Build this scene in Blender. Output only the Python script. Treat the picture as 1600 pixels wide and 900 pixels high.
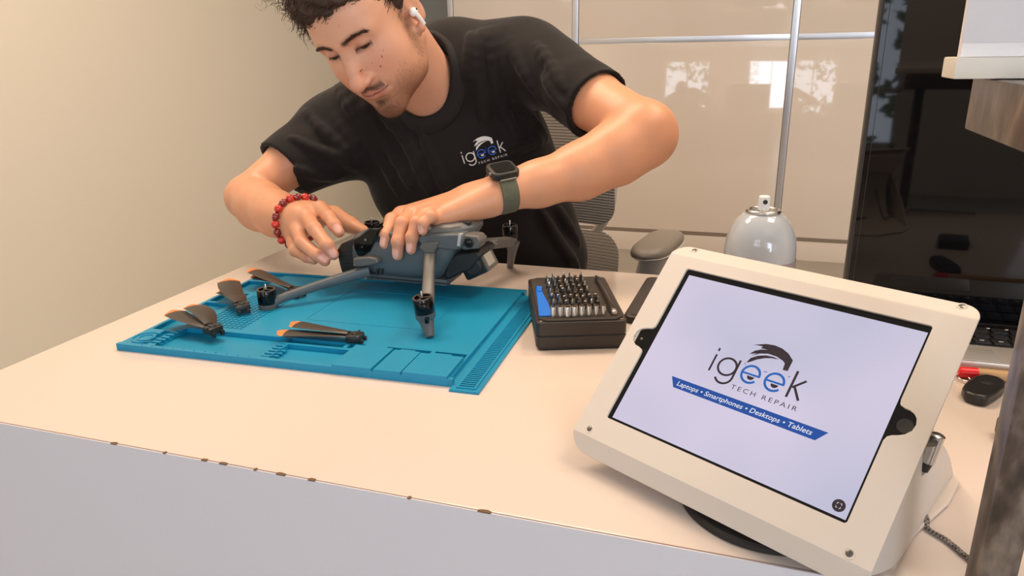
import bpy, bmesh, math, random
import numpy as np
from mathutils import Vector, Matrix
from mathutils.bvhtree import BVHTree
random.seed(7)
for o in list(bpy.data.objects): bpy.data.objects.remove(o)
SC = bpy.context.scene; COL = SC.collection
# ------------------------------------------------------------------ camera
CP = np.array([0.0, 0.0, 1.09])
FPX = 1131.0
RW = np.array([[0.95071172, 0.08024113, -0.29951392], [0.3095572, -0.30147391, 0.90182472], [-0.0179322, -0.95009202, -0.31145399]])
cam = bpy.data.cameras.new('camera'); camo = bpy.data.objects.new('camera', cam); COL.objects.link(camo)
cam.sensor_width = 36.0; cam.lens = FPX / 1600 * 36.0; cam.clip_start = 0.02; cam.clip_end = 60
mw = Matrix.Identity(4)
for r in range(3):
    mw[r][0] = RW[r][0]; mw[r][1] = -RW[r][1]; mw[r][2] = -RW[r][2]; mw[r][3] = CP[r]
camo.matrix_world = mw
SC.camera = camo
# ------------------------------------------------------------------ world, lights, exposure
SC.view_settings.view_transform = 'Standard'; SC.view_settings.look = 'None'
SC.view_settings.gamma = 1.0; SC.view_settings.use_curve_mapping = False
SC.view_settings.exposure = 0.0
world = bpy.data.worlds.new('world'); SC.world = world; world.use_nodes = True
bg = world.node_tree.nodes['Background']; bg.inputs[0].default_value = (0.80, 0.88, 1.0, 1); bg.inputs[1].default_value = 4.5
def area_light(name, loc, size, power, color, rot=(0, 0, 0), spread=180):
    l = bpy.data.lights.new(name, 'AREA'); l.shape = 'RECTANGLE'; l.size, l.size_y = size; l.energy = power; l.color = color
    l.spread = math.radians(spread)
    o = bpy.data.objects.new(name, l); COL.objects.link(o); o.location = loc; o.rotation_euler = rot
    return o
WARM = (1.0, 0.78, 0.58)
area_light('ceiling_lamp_light', (-1.4, 1.1, 2.62), (0.6, 0.6), 19, WARM)
area_light('ceiling_lamp_light', (0.75, 0.9, 2.62), (0.6, 0.6), 16, WARM)
area_light('ceiling_lamp_light', (-0.75, 1.45, 2.62), (0.8, 0.5), 22, WARM)
area_light('ceiling_lamp_light', (0.65, 1.75, 2.62), (0.8, 0.4), 19, WARM)
area_light('added_daylight', (1.7, -2.46, 1.6), (1.3, 1.4), 30, (0.80, 0.88, 1.0), (math.radians(90), 0, 0))  # area lamp added at the unseen second window, stands in for daylight

# ------------------------------------------------------------------ helpers
def pw(u, v, Y):
    r = RW @ np.array([u - 800.0, v - 450.0, FPX]); return Vector(CP + r * (Y / r[1]))
def pz(u, v, z):
    r = RW @ np.array([u - 800.0, v - 450.0, FPX]); return Vector(CP + r * ((z - CP[2]) / r[2]))
WM = {}
def tag(o, label=None, cat=None, group=None, kind=None):
    if label: o['label'] = label
    if cat: o['category'] = cat
    if group: o['group'] = group
    if kind: o['kind'] = kind
    return o
def thing(name, label, cat, loc=(0, 0, 0), rz=0.0, group=None, mat=None):
    o = bpy.data.objects.new(name, None); COL.objects.link(o)
    o.empty_display_size = 0.05
    M = mat.copy() if mat is not None else Matrix.Translation(Vector(loc)) @ Matrix.Rotation(rz, 4, 'Z')
    o.matrix_world = M; WM[o.name] = M
    return tag(o, label, cat, group)
def link(name, me, mat, parent=None, smooth=True, local=False, label=None, M=None):
    """mesh data given in world space (or the parent's local space) becomes one object"""
    o = bpy.data.objects.new(name, me); COL.objects.link(o)
    if mat is not None:
        for m in (mat if isinstance(mat, (list, tuple)) else [mat]): me.materials.append(m)
    if parent is not None:
        PM = WM[parent.name]
        o.parent = parent
        if not local: me.transform(PM.inverted())
        WM[o.name] = PM
    else:
        if M is not None:
            if not local: me.transform(M.inverted())
            o.matrix_world = M; WM[o.name] = M
        else: WM[o.name] = Matrix.Identity(4)
    if smooth:
        for p in me.polygons: p.use_smooth = True
        if smooth != 'all':
            try: me.set_sharp_from_angle(angle=math.radians(smooth if isinstance(smooth, (int, float)) and smooth is not True else 35))
            except Exception: pass
    if label: o['label'] = label
    me.update()
    return o
def bmobj(name, bm, mat, parent=None, **k):
    bmesh.ops.recalc_face_normals(bm, faces=bm.faces)
    me = bpy.data.meshes.new(name); bm.to_mesh(me); bm.free()
    return link(name, me, mat, parent, **k)
def box(bm, lo, hi, bev=0.0, M=None, seg=2):
    lo = Vector(lo); hi = Vector(hi); c = (lo + hi) / 2; s = hi - lo
    r = bmesh.ops.create_cube(bm, size=1.0, matrix=Matrix.Translation(c) @ Matrix.Diagonal((s.x, s.y, s.z, 1)))
    vs = r['verts']
    if bev > 0:
        es = list({e for v in vs for e in v.link_edges})
        rr = bmesh.ops.bevel(bm, geom=es, offset=bev, segments=seg, profile=0.6, affect='EDGES')
        vs = list({v for v in rr['verts']} | {v for v in vs if v.is_valid})
    if M is not None: bmesh.ops.transform(bm, matrix=M, verts=vs)
    return vs
def frame_from(a, b):
    z = (Vector(b) - Vector(a)).normalized()
    x = z.orthogonal().normalized()
    return x, z.cross(x), z
def tube(bm, pts, rad, seg=12, caps=True, flat=None):
    pts = [Vector(p) for p in pts]; n = len(pts)
    if not isinstance(rad, (list, tuple)): rad = [rad] * n
    rings = []; ref = None
    for i, p in enumerate(pts):
        t = (pts[min(i + 1, n - 1)] - pts[max(i - 1, 0)]).normalized()
        if ref is None: x = t.orthogonal().normalized()
        else:
            x = ref - t * ref.dot(t)
            x = x.normalized() if x.length > 1e-6 else t.orthogonal().normalized()
        ref = x; y = t.cross(x)
        rings.append([bm.verts.new(p + (x * math.cos(2 * math.pi * k / seg) + y * math.sin(2 * math.pi * k / seg)) * rad[i]) for k in range(seg)])
    for a, b in zip(rings, rings[1:]):
        for k in range(seg): bm.faces.new((a[k], a[(k + 1) % seg], b[(k + 1) % seg], b[k]))
    if caps:
        bm.faces.new(rings[0][::-1]); bm.faces.new(rings[-1])
    return rings
def lathe(bm, prof, seg=32, M=None, close=True):
    """prof: (radius, z) list, spun about z"""
    rings = []
    for r, z in prof:
        rings.append([bm.verts.new((r * math.cos(2 * math.pi * k / seg), r * math.sin(2 * math.pi * k / seg), z)) for k in range(seg)])
    for a, b in zip(rings, rings[1:]):
        for k in range(seg): bm.faces.new((a[k], a[(k + 1) % seg], b[(k + 1) % seg], b[k]))
    if close: bm.faces.new(rings[0][::-1]); bm.faces.new(rings[-1])
    vs = [v for r in rings for v in r]
    if M is not None: bmesh.ops.transform(bm, matrix=M, verts=vs)
    return vs
def prism(bm, poly, z0, z1, M=None):
    a = [bm.verts.new((p[0], p[1], z0)) for p in poly]; b = [bm.verts.new((p[0], p[1], z1)) for p in poly]
    n = len(poly)
    fs = [bm.faces.new(a[::-1]), bm.faces.new(b)]
    for i in range(n): fs.append(bm.faces.new((a[i], a[(i + 1) % n], b[(i + 1) % n], b[i])))
    if M is not None: bmesh.ops.transform(bm, matrix=M, verts=a + b)
    return a + b
def loft(bm, sections, caps=True):
    rings = [[bm.verts.new(p) for p in s] for s in sections]
    n = len(rings[0])
    for a, b in zip(rings, rings[1:]):
        for k in range(n): bm.faces.new((a[k], a[(k + 1) % n], b[(k + 1) % n], b[k]))
    if caps: bm.faces.new(rings[0][::-1]); bm.faces.new(rings[-1])
def axes_matrix(o, x, y, z):
    M = Matrix.Identity(4)
    for r in range(3): M[r][0] = x[r]; M[r][1] = y[r]; M[r][2] = z[r]; M[r][3] = o[r]
    return M
def align_z(o, d, xhint=None):
    z = Vector(d).normalized(); xh = Vector(xhint) if xhint is not None else z.orthogonal()
    x = (xh - z * xh.dot(z)).normalized(); return axes_matrix(Vector(o), x, z.cross(x), z)
def fan_ngon_fix(bm): bmesh.ops.triangulate(bm, faces=[f for f in bm.faces if len(f.verts) > 4])

# ------------------------------------------------------------------ materials
def mat(name, col, rough=0.5, metal=0.0, spec=0.5, noise=None, bump=None, coat=0.0, emis=None, sss=0.0, sheen=0.0):
    m = bpy.data.materials.new(name); m.use_nodes = True; nt = m.node_tree; b = nt.nodes['Principled BSDF']
    b.inputs['Base Color'].default_value = (*col, 1); b.inputs['Roughness'].default_value = rough
    b.inputs['Metallic'].default_value = metal; b.inputs['Specular IOR Level'].default_value = spec
    b.inputs['Coat Weight'].default_value = coat
    if sheen: b.inputs['Sheen Weight'].default_value = sheen; b.inputs['Sheen Roughness'].default_value = 0.4
    if sss:
        b.inputs['Subsurface Weight'].default_value = sss; b.inputs['Subsurface Radius'].default_value = (1.0, 0.35, 0.2); b.inputs['Subsurface Scale'].default_value = 0.006
    if emis: b.inputs['Emission Color'].default_value = (*emis[0], 1); b.inputs['Emission Strength'].default_value = emis[1]
    tc = nt.nodes.new('ShaderNodeTexCoord')
    if noise:   # (scale, amount, detail)
        n = nt.nodes.new('ShaderNodeTexNoise'); n.inputs['Scale'].default_value = noise[0]; n.inputs['Detail'].default_value = 4
        nt.links.new(tc.outputs['Object'], n.inputs['Vector'])
        mx = nt.nodes.new('ShaderNodeMix'); mx.data_type = 'RGBA'
        a = noise[1]
        mx.inputs[6].default_value = (*[c * (1 - a) for c in col], 1); mx.inputs[7].default_value = (*[min(1, c * (1 + a)) for c in col], 1)
        nt.links.new(n.outputs['Fac'], mx.inputs[0]); nt.links.new(mx.outputs[2], b.inputs['Base Color'])
    if bump:    # (scale, strength, distance)
        n = nt.nodes.new('ShaderNodeTexNoise'); n.inputs['Scale'].default_value = bump[0]; n.inputs['Detail'].default_value = 3
        nt.links.new(tc.outputs['Object'], n.inputs['Vector'])
        bp = nt.nodes.new('ShaderNodeBump'); bp.inputs['Strength'].default_value = bump[1]; bp.inputs['Distance'].default_value = bump[2]
        nt.links.new(n.outputs['Fac'], bp.inputs['Height']); nt.links.new(bp.outputs[0], b.inputs['Normal'])
    return m
M_ = {}
M_['wall'] = mat('wall_paint', (0.76, 0.71, 0.615), 0.55, noise=(1.5, 0.02), bump=(180, 0.05, 0.002))
M_['wall_grey'] = mat('grey_wall_paint', (0.36, 0.38, 0.38), 0.5, noise=(2, 0.03))
M_['ceiling'] = mat('ceiling_paint', (0.8, 0.78, 0.74), 0.8, noise=(3, 0.02))
M_['floor'] = mat('floor_vinyl', (0.42, 0.38, 0.33), 0.35, noise=(4, 0.15), bump=(20, 0.05, 0.002))
M_['trimpaint'] = mat('trim_paint', (0.75, 0.71, 0.64), 0.35, noise=(3, 0.02))
M_['desk'] = mat('glossy_white_laminate', (0.69, 0.585, 0.515), 0.13, spec=0.5, noise=(2.5, 0.012))
M_['deskfront'] = mat('front_panel_laminate', (0.65, 0.63, 0.675), 0.45, noise=(2.5, 0.015))
M_['chip'] = mat('exposed_particle_board', (0.16, 0.09, 0.05), 0.9, noise=(900, 0.5))
M_['gloss_cab'] = mat('glossy_cream_lacquer', (0.78, 0.70, 0.635), 0.045, spec=0.75, noise=(1.0, 0.015), coat=0.4)
M_['alu'] = mat('brushed_aluminium', (0.62, 0.64, 0.70), 0.32, 0.85, bump=(300, 0.05, 0.001))
M_['silicone'] = mat('blue_silicone', (0.004, 0.245, 0.43), 0.42, spec=0.45, noise=(14, 0.07), bump=(600, 0.06, 0.0006))
M_['black'] = mat('black_plastic', (0.016, 0.014, 0.013), 0.38, noise=(60, 0.15))
M_['blackgloss'] = mat('black_gloss', (0.004, 0.004, 0.005), 0.04, spec=0.35, noise=(5, 0.1))
M_['blackmatte'] = mat('black_matte', (0.012, 0.012, 0.013), 0.6, bump=(500, 0.1, 0.0005))
M_['kit'] = mat('dark_brown_black_plastic', (0.030, 0.022, 0.018), 0.42, noise=(40, 0.15), bump=(700, 0.08, 0.0004))
M_['steel'] = mat('steel', (0.62, 0.60, 0.57), 0.25, 1.0, noise=(80, 0.08))
M_['darksteel'] = mat('dark_steel', (0.19, 0.175, 0.16), 0.3, 0.9, noise=(80, 0.2))
M_['bluetool'] = mat('blue_plastic', (0.01, 0.17, 0.72), 0.4, noise=(40, 0.05))
M_['drone'] = mat('drone_grey', (0.085, 0.098, 0.108), 0.45, spec=0.5, bump=(900, 0.05, 0.0003), noise=(30, 0.04))
M_['dronearm'] = mat('drone_arm_grey', (0.115, 0.108, 0.10), 0.42, spec=0.5, noise=(30, 0.05), bump=(900, 0.05, 0.0003))
M_['prop'] = mat('propeller_brown_black', (0.042, 0.032, 0.026), 0.38, noise=(50, 0.08))
M_['orange'] = mat('orange_tip', (0.75, 0.22, 0.05), 0.45, noise=(50, 0.05))
M_['stand'] = mat('white_powder_coat', (0.66, 0.585, 0.52), 0.48, noise=(6, 0.012), bump=(900, 0.05, 0.0004))
M_['rubber'] = mat('rubber', (0.018, 0.015, 0.013), 0.75, noise=(30, 0.2), bump=(300, 0.2, 0.0008))
M_['silver'] = mat('silver_aluminium', (0.66, 0.61, 0.56), 0.35, 0.6, noise=(10, 0.02))
M_['mesh'] = mat('chair_slat_dark', (0.13, 0.115, 0.10), 0.55, noise=(40, 0.1))
M_['meshlight'] = mat('chair_slat_light', (0.42, 0.38, 0.34), 0.5, noise=(40, 0.1))
M_['armpad'] = mat('armrest_grey', (0.19, 0.165, 0.14), 0.5, bump=(500, 0.1, 0.0005))
M_['chairgrey'] = mat('chair_light_grey', (0.48, 0.45, 0.42), 0.35, noise=(20, 0.03))
M_['paper'] = mat('paper_white', (0.90, 0.86, 0.86), 0.45, noise=(8, 0.01))
M_['white'] = mat('white_plastic', (0.85, 0.85, 0.85), 0.3, noise=(20, 0.01))
M_['red'] = mat('red_plastic', (0.75, 0.01, 0.015), 0.35, noise=(30, 0.05))
M_['wood'] = mat('pale_wood', (0.50, 0.30, 0.14), 0.45, noise=(60, 0.12))
M_['band'] = mat('olive_woven_band', (0.105, 0.105, 0.068), 0.75, bump=(900, 0.4, 0.0006), noise=(200, 0.25))
M_['bead_red'] = mat('red_marbled_stone', (0.70, 0.025, 0.012), 0.2, noise=(260, 0.75), coat=0.5)
M_['bead_dark'] = mat('dark_red_stone', (0.22, 0.015, 0.012), 0.2, noise=(260, 0.9), coat=0.5)
M_['shirt_white'] = mat('white_print', (0.72, 0.70, 0.68), 0.6, noise=(100, 0.03))
M_['shirt_blue'] = mat('blue_print', (0.012, 0.10, 0.50), 0.6, noise=(100, 0.03))
def granite(name, cols, sc):
    m = mat(name, cols[0], 0.28); nt = m.node_tree; b = nt.nodes['Principled BSDF']
    tc = nt.nodes.new('ShaderNodeTexCoord'); mp = nt.nodes.new('ShaderNodeMapping'); mp.inputs['Scale'].default_value = (1, 1, 0.45); mp.inputs['Rotation'].default_value = (0.3, 0.3, 0.0)
    n = nt.nodes.new('ShaderNodeTexNoise'); n.inputs['Scale'].default_value = sc; n.inputs['Detail'].default_value = 3; n.inputs['Roughness'].default_value = 0.5
    cr = nt.nodes.new('ShaderNodeValToRGB'); els = cr.color_ramp.elements
    els[0].position = 0.38; els[0].color = (*cols[0], 1); els[1].position = 0.68; els[1].color = (*cols[2], 1)
    e = els.new(0.52); e.color = (*cols[1], 1)
    nt.links.new(tc.outputs['Object'], mp.inputs[0]); nt.links.new(mp.outputs[0], n.inputs['Vector']); nt.links.new(n.outputs['Fac'], cr.inputs[0]); nt.links.new(cr.outputs[0], b.inputs['Base Color'])
    return m
M_['granite'] = granite('mottled_brown_stone', [(0.042, 0.028, 0.020), (0.088, 0.060, 0.045), (0.20, 0.15, 0.115)], 75)
M_['cloth'] = mat('black_cotton', (0.0120, 0.0092, 0.0092), 0.85, spec=0.25, bump=(1200, 0.25, 0.0005), sheen=0.10)
M_['trouser'] = mat('black_denim', (0.012, 0.012, 0.016), 0.85, bump=(900, 0.2, 0.0005))
M_['hair'] = mat('dark_brown_hair', (0.040, 0.019, 0.011), 0.6, noise=(200, 0.4))
M_['brow'] = mat('eyebrow_hair', (0.07, 0.038, 0.025), 0.6, noise=(200, 0.2))
M_['stubble'] = mat('stubble_hair', (0.15, 0.065, 0.036), 0.6, noise=(200, 0.3))
M_['eye'] = mat('eye_dark', (0.02, 0.01, 0.008), 0.1, noise=(200, 0.2))
def skin_mat():
    m = mat('skin', (0.7, 0.38, 0.25), 0.42, spec=0.4, sss=0.12, bump=(420, 0.12, 0.0006)); nt = m.node_tree; b = nt.nodes['Principled BSDF']
    at = nt.nodes.new('ShaderNodeAttribute'); at.attribute_name = 'Col'
    tc = nt.nodes.new('ShaderNodeTexCoord'); n = nt.nodes.new('ShaderNodeTexNoise'); n.inputs['Scale'].default_value = 35; n.inputs['Detail'].default_value = 5
    hs = nt.nodes.new('ShaderNodeHueSaturation')
    mr = nt.nodes.new('ShaderNodeMapRange'); mr.inputs[3].default_value = 0.93; mr.inputs[4].default_value = 1.07
    nt.links.new(tc.outputs['Object'], n.inputs['Vector']); nt.links.new(n.outputs['Fac'], mr.inputs[0]); nt.links.new(mr.outputs[0], hs.inputs['Value'])
    nt.links.new(at.outputs['Color'], hs.inputs['Color']); nt.links.new(hs.outputs[0], b.inputs['Base Color'])
    return m
M_['skin'] = skin_mat()
# ------------------------------------------------------------------ the setting
def struct(name, bm, m, smooth=False):
    o = bmobj(name, bm, m, smooth=smooth); o['kind'] = 'structure'; return o
XL, XR, YB, YF, ZC = -2.19, 2.6, 4.74, -2.5, 2.7
bm = bmesh.new(); box(bm, (XL - .1, YF - .1, -.1), (XR + .1, YB + .1, 0)); struct('floor', bm, M_['floor'])
bm = bmesh.new(); box(bm, (XL - .1, YF - .1, ZC), (XR + .1, YB + .1, ZC + .1)); struct('ceiling', bm, M_['ceiling'])
bm = bmesh.new(); box(bm, (XL - .1, YF - .1, 0), (XL, YB + .1, ZC)); struct('wall_left', bm, M_['wall'])
bm = bmesh.new(); box(bm, (XR, YF - .1, 0), (XR + .1, YB + .1, ZC)); struct('wall_right', bm, M_['wall'])
bm = bmesh.new(); box(bm, (XL, YB, 0), (XR, YB + .1, ZC)); struct('wall_back', bm, M_['wall_grey'])
bm = bmesh.new(); box(bm, (XL, 0.2, 0.0), (XL + .015, YB, .085), .003); box(bm, (XL, 0.2, 0.085), (XL + .022, YB, .10), .004); struct('baseboard_left', bm, M_['trimpaint'])
# wall behind the camera with one wide window and an added second one
WX0, WX1, WZ0, WZ1 = -1.45, -0.10, 0.45, 2.35
bm = bmesh.new()
box(bm, (XL, YF - .1, 0), (WX0, YF, ZC)); box(bm, (WX1, YF - .1, 0), (1.0, YF, ZC)); box(bm, (2.4, YF - .1, 0), (XR, YF, ZC)); box(bm, (1.0, YF - .1, 0), (2.4, YF, .85)); box(bm, (1.0, YF - .1, 2.35), (2.4, YF, ZC))
box(bm, (WX0, YF - .1, 0), (WX1, YF, WZ0)); box(bm, (WX0, YF - .1, WZ1), (WX1, YF, ZC))
struct('wall_front', bm, M_['wall'])
bm = bmesh.new()
for x in (WX0, WX0 + .66, WX1 - .04): box(bm, (x, YF - .08, WZ0), (x + .04, YF - .02, WZ1), .004)
for z in (WZ0, 0.98, WZ1 - .04): box(bm, (WX0, YF - .08, z), (WX1, YF - .02, z + .05), .004)
struct('window_1', bm, M_['trimpaint'])
bm = bmesh.new()  # unseen second window, added to hold the daylight lamp
for x in (1.0, 1.68, 2.36): box(bm, (x, YF - .08, .85), (x + .04, YF - .02, 2.35), .004)
for z in (.85, 2.31): box(bm, (1.0, YF - .08, z), (2.4, YF - .02, z + .04), .004)
struct('added_window', bm, M_['trimpaint'])
# unseen leafy shrubs added outside the wide window, gapped to shape the cupboard reflections
bm = bmesh.new()
random.seed(3)
for i in range(1500):
    c = Vector((random.uniform(-2.6, 1.6), random.uniform(-4.2, -3.6), random.uniform(0.0, 2.6)))
    if -1.75 < c.x < -.85 and 1.30 < c.z < 2.2 and random.random() < .93: continue
    if -.80 < c.x < -.32 and 1.32 < c.z < 1.85 and random.random() < .93: continue
    if -1.22 < c.x < -.85 and .38 < c.z < .85 and random.random() < .97: continue
    if -.85 < c.x < -.30 and .38 < c.z < .88 and random.random() < .97: continue
    r = random.uniform(.05, .13)
    q = Matrix.Translation(c) @ Matrix.Rotation(random.uniform(0, 6.28), 4, 'Y') @ Matrix.Rotation(random.uniform(-.6, .6), 4, 'X')
    vs = [bm.verts.new(q @ Vector(p)) for p in ((-r, 0, 0), (-.3 * r, .03, .5 * r), (r, 0, 0), (-.3 * r, -.03, -.5 * r))]
    bm.faces.new(vs)
o = bmobj('added_shrubs', bm, mat('leaf_green', (0.10, 0.13, 0.05), 0.6, noise=(6, .3)), smooth=False)
tag(o, 'leafy green shrubs added outside the window, unseen, gapped to shape the reflections', 'added_shrubs', kind='stuff')

# ------------------------------------------------------------------ cupboards on the far wall
CY = 4.0
edges = [-1.66, -0.945, 0.154, 1.253, 2.35]
clab = ['cream gloss cupboard at the far left, narrowest, beside the grey wall strip', 'cream gloss cupboard directly behind the man, reflecting the window',
        'cream gloss cupboard behind the black monitor, right of the spray can', 'cream gloss cupboard hidden furthest right behind the monitor and stone ledge']
for i in range(4):
    x0, x1 = edges[i], edges[i + 1]
    t = thing('cupboard', clab[i], 'cupboard', ((x0 + x1) / 2, CY + .3, 0), group='tall cream cupboards')
    bm = bmesh.new(); box(bm, (x0 + .001, CY + .02, 0), (x1 - .001, YB - .01, 2.5), .002); bmobj('carcass', bm, M_['gloss_cab'], t)
    bm = bmesh.new(); box(bm, (x0 + .018, CY, .125), (x1 - .018, CY + .019, 1.115), .002); bmobj('lower_door', bm, M_['gloss_cab'], t)
    bm = bmesh.new(); box(bm, (x0 + .018, CY, 1.145), (x1 - .018, CY + .019, 2.48), .002); bmobj('upper_door', bm, M_['gloss_cab'], t)
    bm = bmesh.new(); box(bm, (x0 + .018, CY + .002, 1.115), (x1 - .018, CY + .015, 1.145), .001); bmobj('handle_rail', bm, M_['alu'], t, label='silver horizontal rail')
    bm = bmesh.new(); box(bm, (x0 - .016, CY - .004, 0.0), (x0 + .016, CY + .015, 2.49), .001); bmobj('upright_rail', bm, M_['alu'], t, label='silver upright strip')
    bm = bmesh.new(); box(bm, (x0 + .018, CY + .004, .105), (x1 - .018, CY + .018, .125), .001); bmobj('bottom_rail', bm, mat('taupe_rail', (.25, .2, .165), .4), t, label='taupe strip under the lower door')
    bm = bmesh.new(); box(bm, (x0 + .018, CY + .001, 0.0), (x1 - .018, CY + .018, .104), .001); bmobj('plinth', bm, M_['gloss_cab'], t)

# ------------------------------------------------------------------ desk
ZT = 0.75; DX0, DX1, DY0, DY1 = -0.806, 0.95, 0.449, 1.108
desk = thing('desk', 'large glossy white desk with a pale front panel and a chipped front edge', 'desk', (0, .78, 0))
bm = bmesh.new(); box(bm, (DX0, DY0 + .0008, ZT - .036), (DX1, DY1, ZT), .0012); bmobj('worktop', bm, M_['desk'], desk)
bm = bmesh.new(); box(bm, (DX0, DY0 - .0014, 0.0), (DX1, DY0 - .0001, ZT - .0004))
bmobj('front_panel', bm, M_['deskfront'], desk, label='pale lavender grey front panel')
bm = bmesh.new(); box(bm, (DX0, DY0 + .0003, 0.01), (DX0 + .025, DY1 - .08, ZT - .036)); bmobj('side_panel', bm, M_['deskfront'], desk)
bm = bmesh.new(); box(bm, (DX1 - .025, DY0 + .0003, 0.01), (DX1, DY1 - .08, ZT - .036)); bmobj('side_panel', bm, M_['deskfront'], desk)
bm = bmesh.new(); box(bm, (DX0, DY0 - .0001, ZT - .004), (DX1, DY0 + .0008, ZT - .0001)); bmobj('edge_seam', bm, mat('seam_brown', (.30, .21, .18), .8), desk, label='thin dark seam along the front edge')
for (u, v, w) in ((183, 690, .007), (322, 717, .006), (352, 722, .008), (440, 740, .009), (488, 749, .007), (757, 799, .011), (261, 705, .003), (401, 732, .003), (640, 777, .003)):
    p = pz(u, v, ZT); bm = bmesh.new()
    n = 7; poly = [(p.x - w / 2 + w * k / (n - 1), DY0 + .0004 + random.uniform(.0006, .0014) * math.sin(math.pi * k / (n - 1)) + .0004) for k in range(n)]
    poly = [(p.x - w / 2, DY0 - .0015)] + poly + [(p.x + w / 2, DY0 - .0015)]
    poly = [(p.x - w / 2, DY0 - .0016)] + poly[1:-1] + [(p.x + w / 2, DY0 - .0016)]
    prism(bm, poly, ZT - .0008, ZT + .00025); bmobj('edge_chip', bm, M_['chip'], desk, smooth=False, label='brown chip in the front edge')

# ------------------------------------------------------------------ blue work mat: stepped height field in millimetres
def stepped(bm, xs, ys, hf, M):
    nx, ny = len(xs) - 1, len(ys) - 1
    H = [[hf((xs[i] + xs[i + 1]) / 2, (ys[j] + ys[j + 1]) / 2) for j in range(ny)] for i in range(nx)]
    cache = {}
    def V(x, y, z):
        k = (round(x, 3), round(y, 3), round(z, 3))
        if k not in cache: cache[k] = bm.verts.new(M @ Vector(k))
        return cache[k]
    def F(*v):
        try: bm.faces.new(v)
        except ValueError: pass
    for i in range(nx):
        for j in range(ny):
            h = H[i][j]; x0, x1, y0, y1 = xs[i], xs[i + 1], ys[j], ys[j + 1]
            if h is not None: F(V(x0, y0, h), V(x1, y0, h), V(x1, y1, h), V(x0, y1, h)); F(V(x0, y0, 0), V(x0, y1, 0), V(x1, y1, 0), V(x1, y0, 0))
            a = h or 0
            b = (H[i + 1][j] if i + 1 < nx else None) or 0
            if a != b: F(V(x1, y0, a), V(x1, y0, b), V(x1, y1, b), V(x1, y1, a))
            b = (H[i][j + 1] if j + 1 < ny else None) or 0
            if a != b: F(V(x0, y1, b), V(x1, y1, b), V(x1, y1, a), V(x0, y1, a))
            if i == 0 and a: F(V(x0, y0, 0), V(x0, y0, a), V(x0, y1, a), V(x0, y1, 0))
            if j == 0 and a: F(V(x0, y0, a), V(x0, y0, 0), V(x1, y0, 0), V(x1, y0, a))
REG = [((0, 437, 0, 315), 7.5)]
R_ = lambda x0, x1, y0, y1, h: REG.append(((x0, x1, y0, y1), h))
R_(437, 470, -11, 303, 2.6); R_(443, 465, -6, 298, 4.0); R_(433, 437, 3, 303, 2.6)
k = -3.0
while k < 290: R_(445.5, 462.5, k, k + 2.6, 2.4); k += 4.9
R_(0, 437, 0, 6, 8.6); R_(48, 196, 8, 68, 1.6)
R_(5, 38, 56, 114, 2.2); R_(5, 44, 122, 162, 2.2); R_(5, 44, 168, 208, 2.2); R_(5, 44, 214, 264, 2.2); R_(5, 44, 270, 309, 2.2)
R_(44, 120, 300, 309, 4.5); R_(126, 230, 300, 309, 5.5)
for k in range(6): R_(37, 48, 14 + 8 * k, 18 + 8 * k, 3.6)
R_(26, 37, 10, 54, 3.6)
for k in range(18): R_(54, 122, 80 + 7 * k, 81.6 + 7 * k, 6.5)
for k in range(10): R_(55 + 7 * k, 56.6 + 7 * k, 79, 203, 6.5)
R_(201, 277, 55, 69, 3.0); R_(282, 386, 56, 70, 4.0); R_(391, 430, 56, 70, 3.5)
R_(208, 293, 6, 50, 1.6)
for k in range(5): R_(193, 206, 10 + 8 * k, 14 + 8 * k, 7.5 if k < 0 else 4.4); R_(193, 206, 14 + 8 * k, 18 + 8 * k, 6.4)
for k in range(4): R_(206, 213, 10 + 8 * k, 14 + 8 * k, 5.2)
R_(294, 431, 0, 58, 8.0)
R_(294, 342, 0, 59, 11.4); R_(345, 377, 0, 57, 11.0); R_(379, 431, 0, 54, 11.6); R_(306, 334, 59, 62, 11.4); R_(352, 370, 57, 60, 11.0); R_(392, 416, 54, 57, 11.6)
for k in range(11): R_(34 + 15 * k, 36 + 15 * k, 3.2, 4.8, 6.2)
R_(185, 349, 130.7, 131.5, 6.8); R_(182, 372, 256.6, 257.4, 7.9); R_(182.6, 183.4, 132, 257, 6.8); R_(355, 355.8, 170, 228, 7.9)
def mat_h(x, y):
    h = None
    for (x0, x1, y0, y1), v in REG:
        if x0 <= x <= x1 and y0 <= y <= y1: h = v
    return h
xs = sorted({round(v, 2) for r, _ in REG for v in r[:2]}); ys = sorted({round(v, 2) for r, _ in REG for v in r[2:]})
def thin(a):
    o = [a[0]]
    for v in a[1:]:
        if v - o[-1] > 0.25: o.append(v)
    return o
MAT_M = Matrix.Translation(Vector((-0.7199, 0.6275, ZT))) @ Matrix.Rotation(math.radians(2.3), 4, 'Z') @ Matrix.Scale(.001, 4)
MAT_T = Matrix.Translation(Vector((-0.7199, 0.6275, ZT))) @ Matrix.Rotation(math.radians(2.3), 4, 'Z')
wmat = thing('work_mat', 'blue silicone repair mat with moulded trays and a ruler edge', 'work mat', mat=MAT_T)
bm = bmesh.new(); stepped(bm, thin(xs), thin(ys), mat_h, MAT_M)
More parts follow.
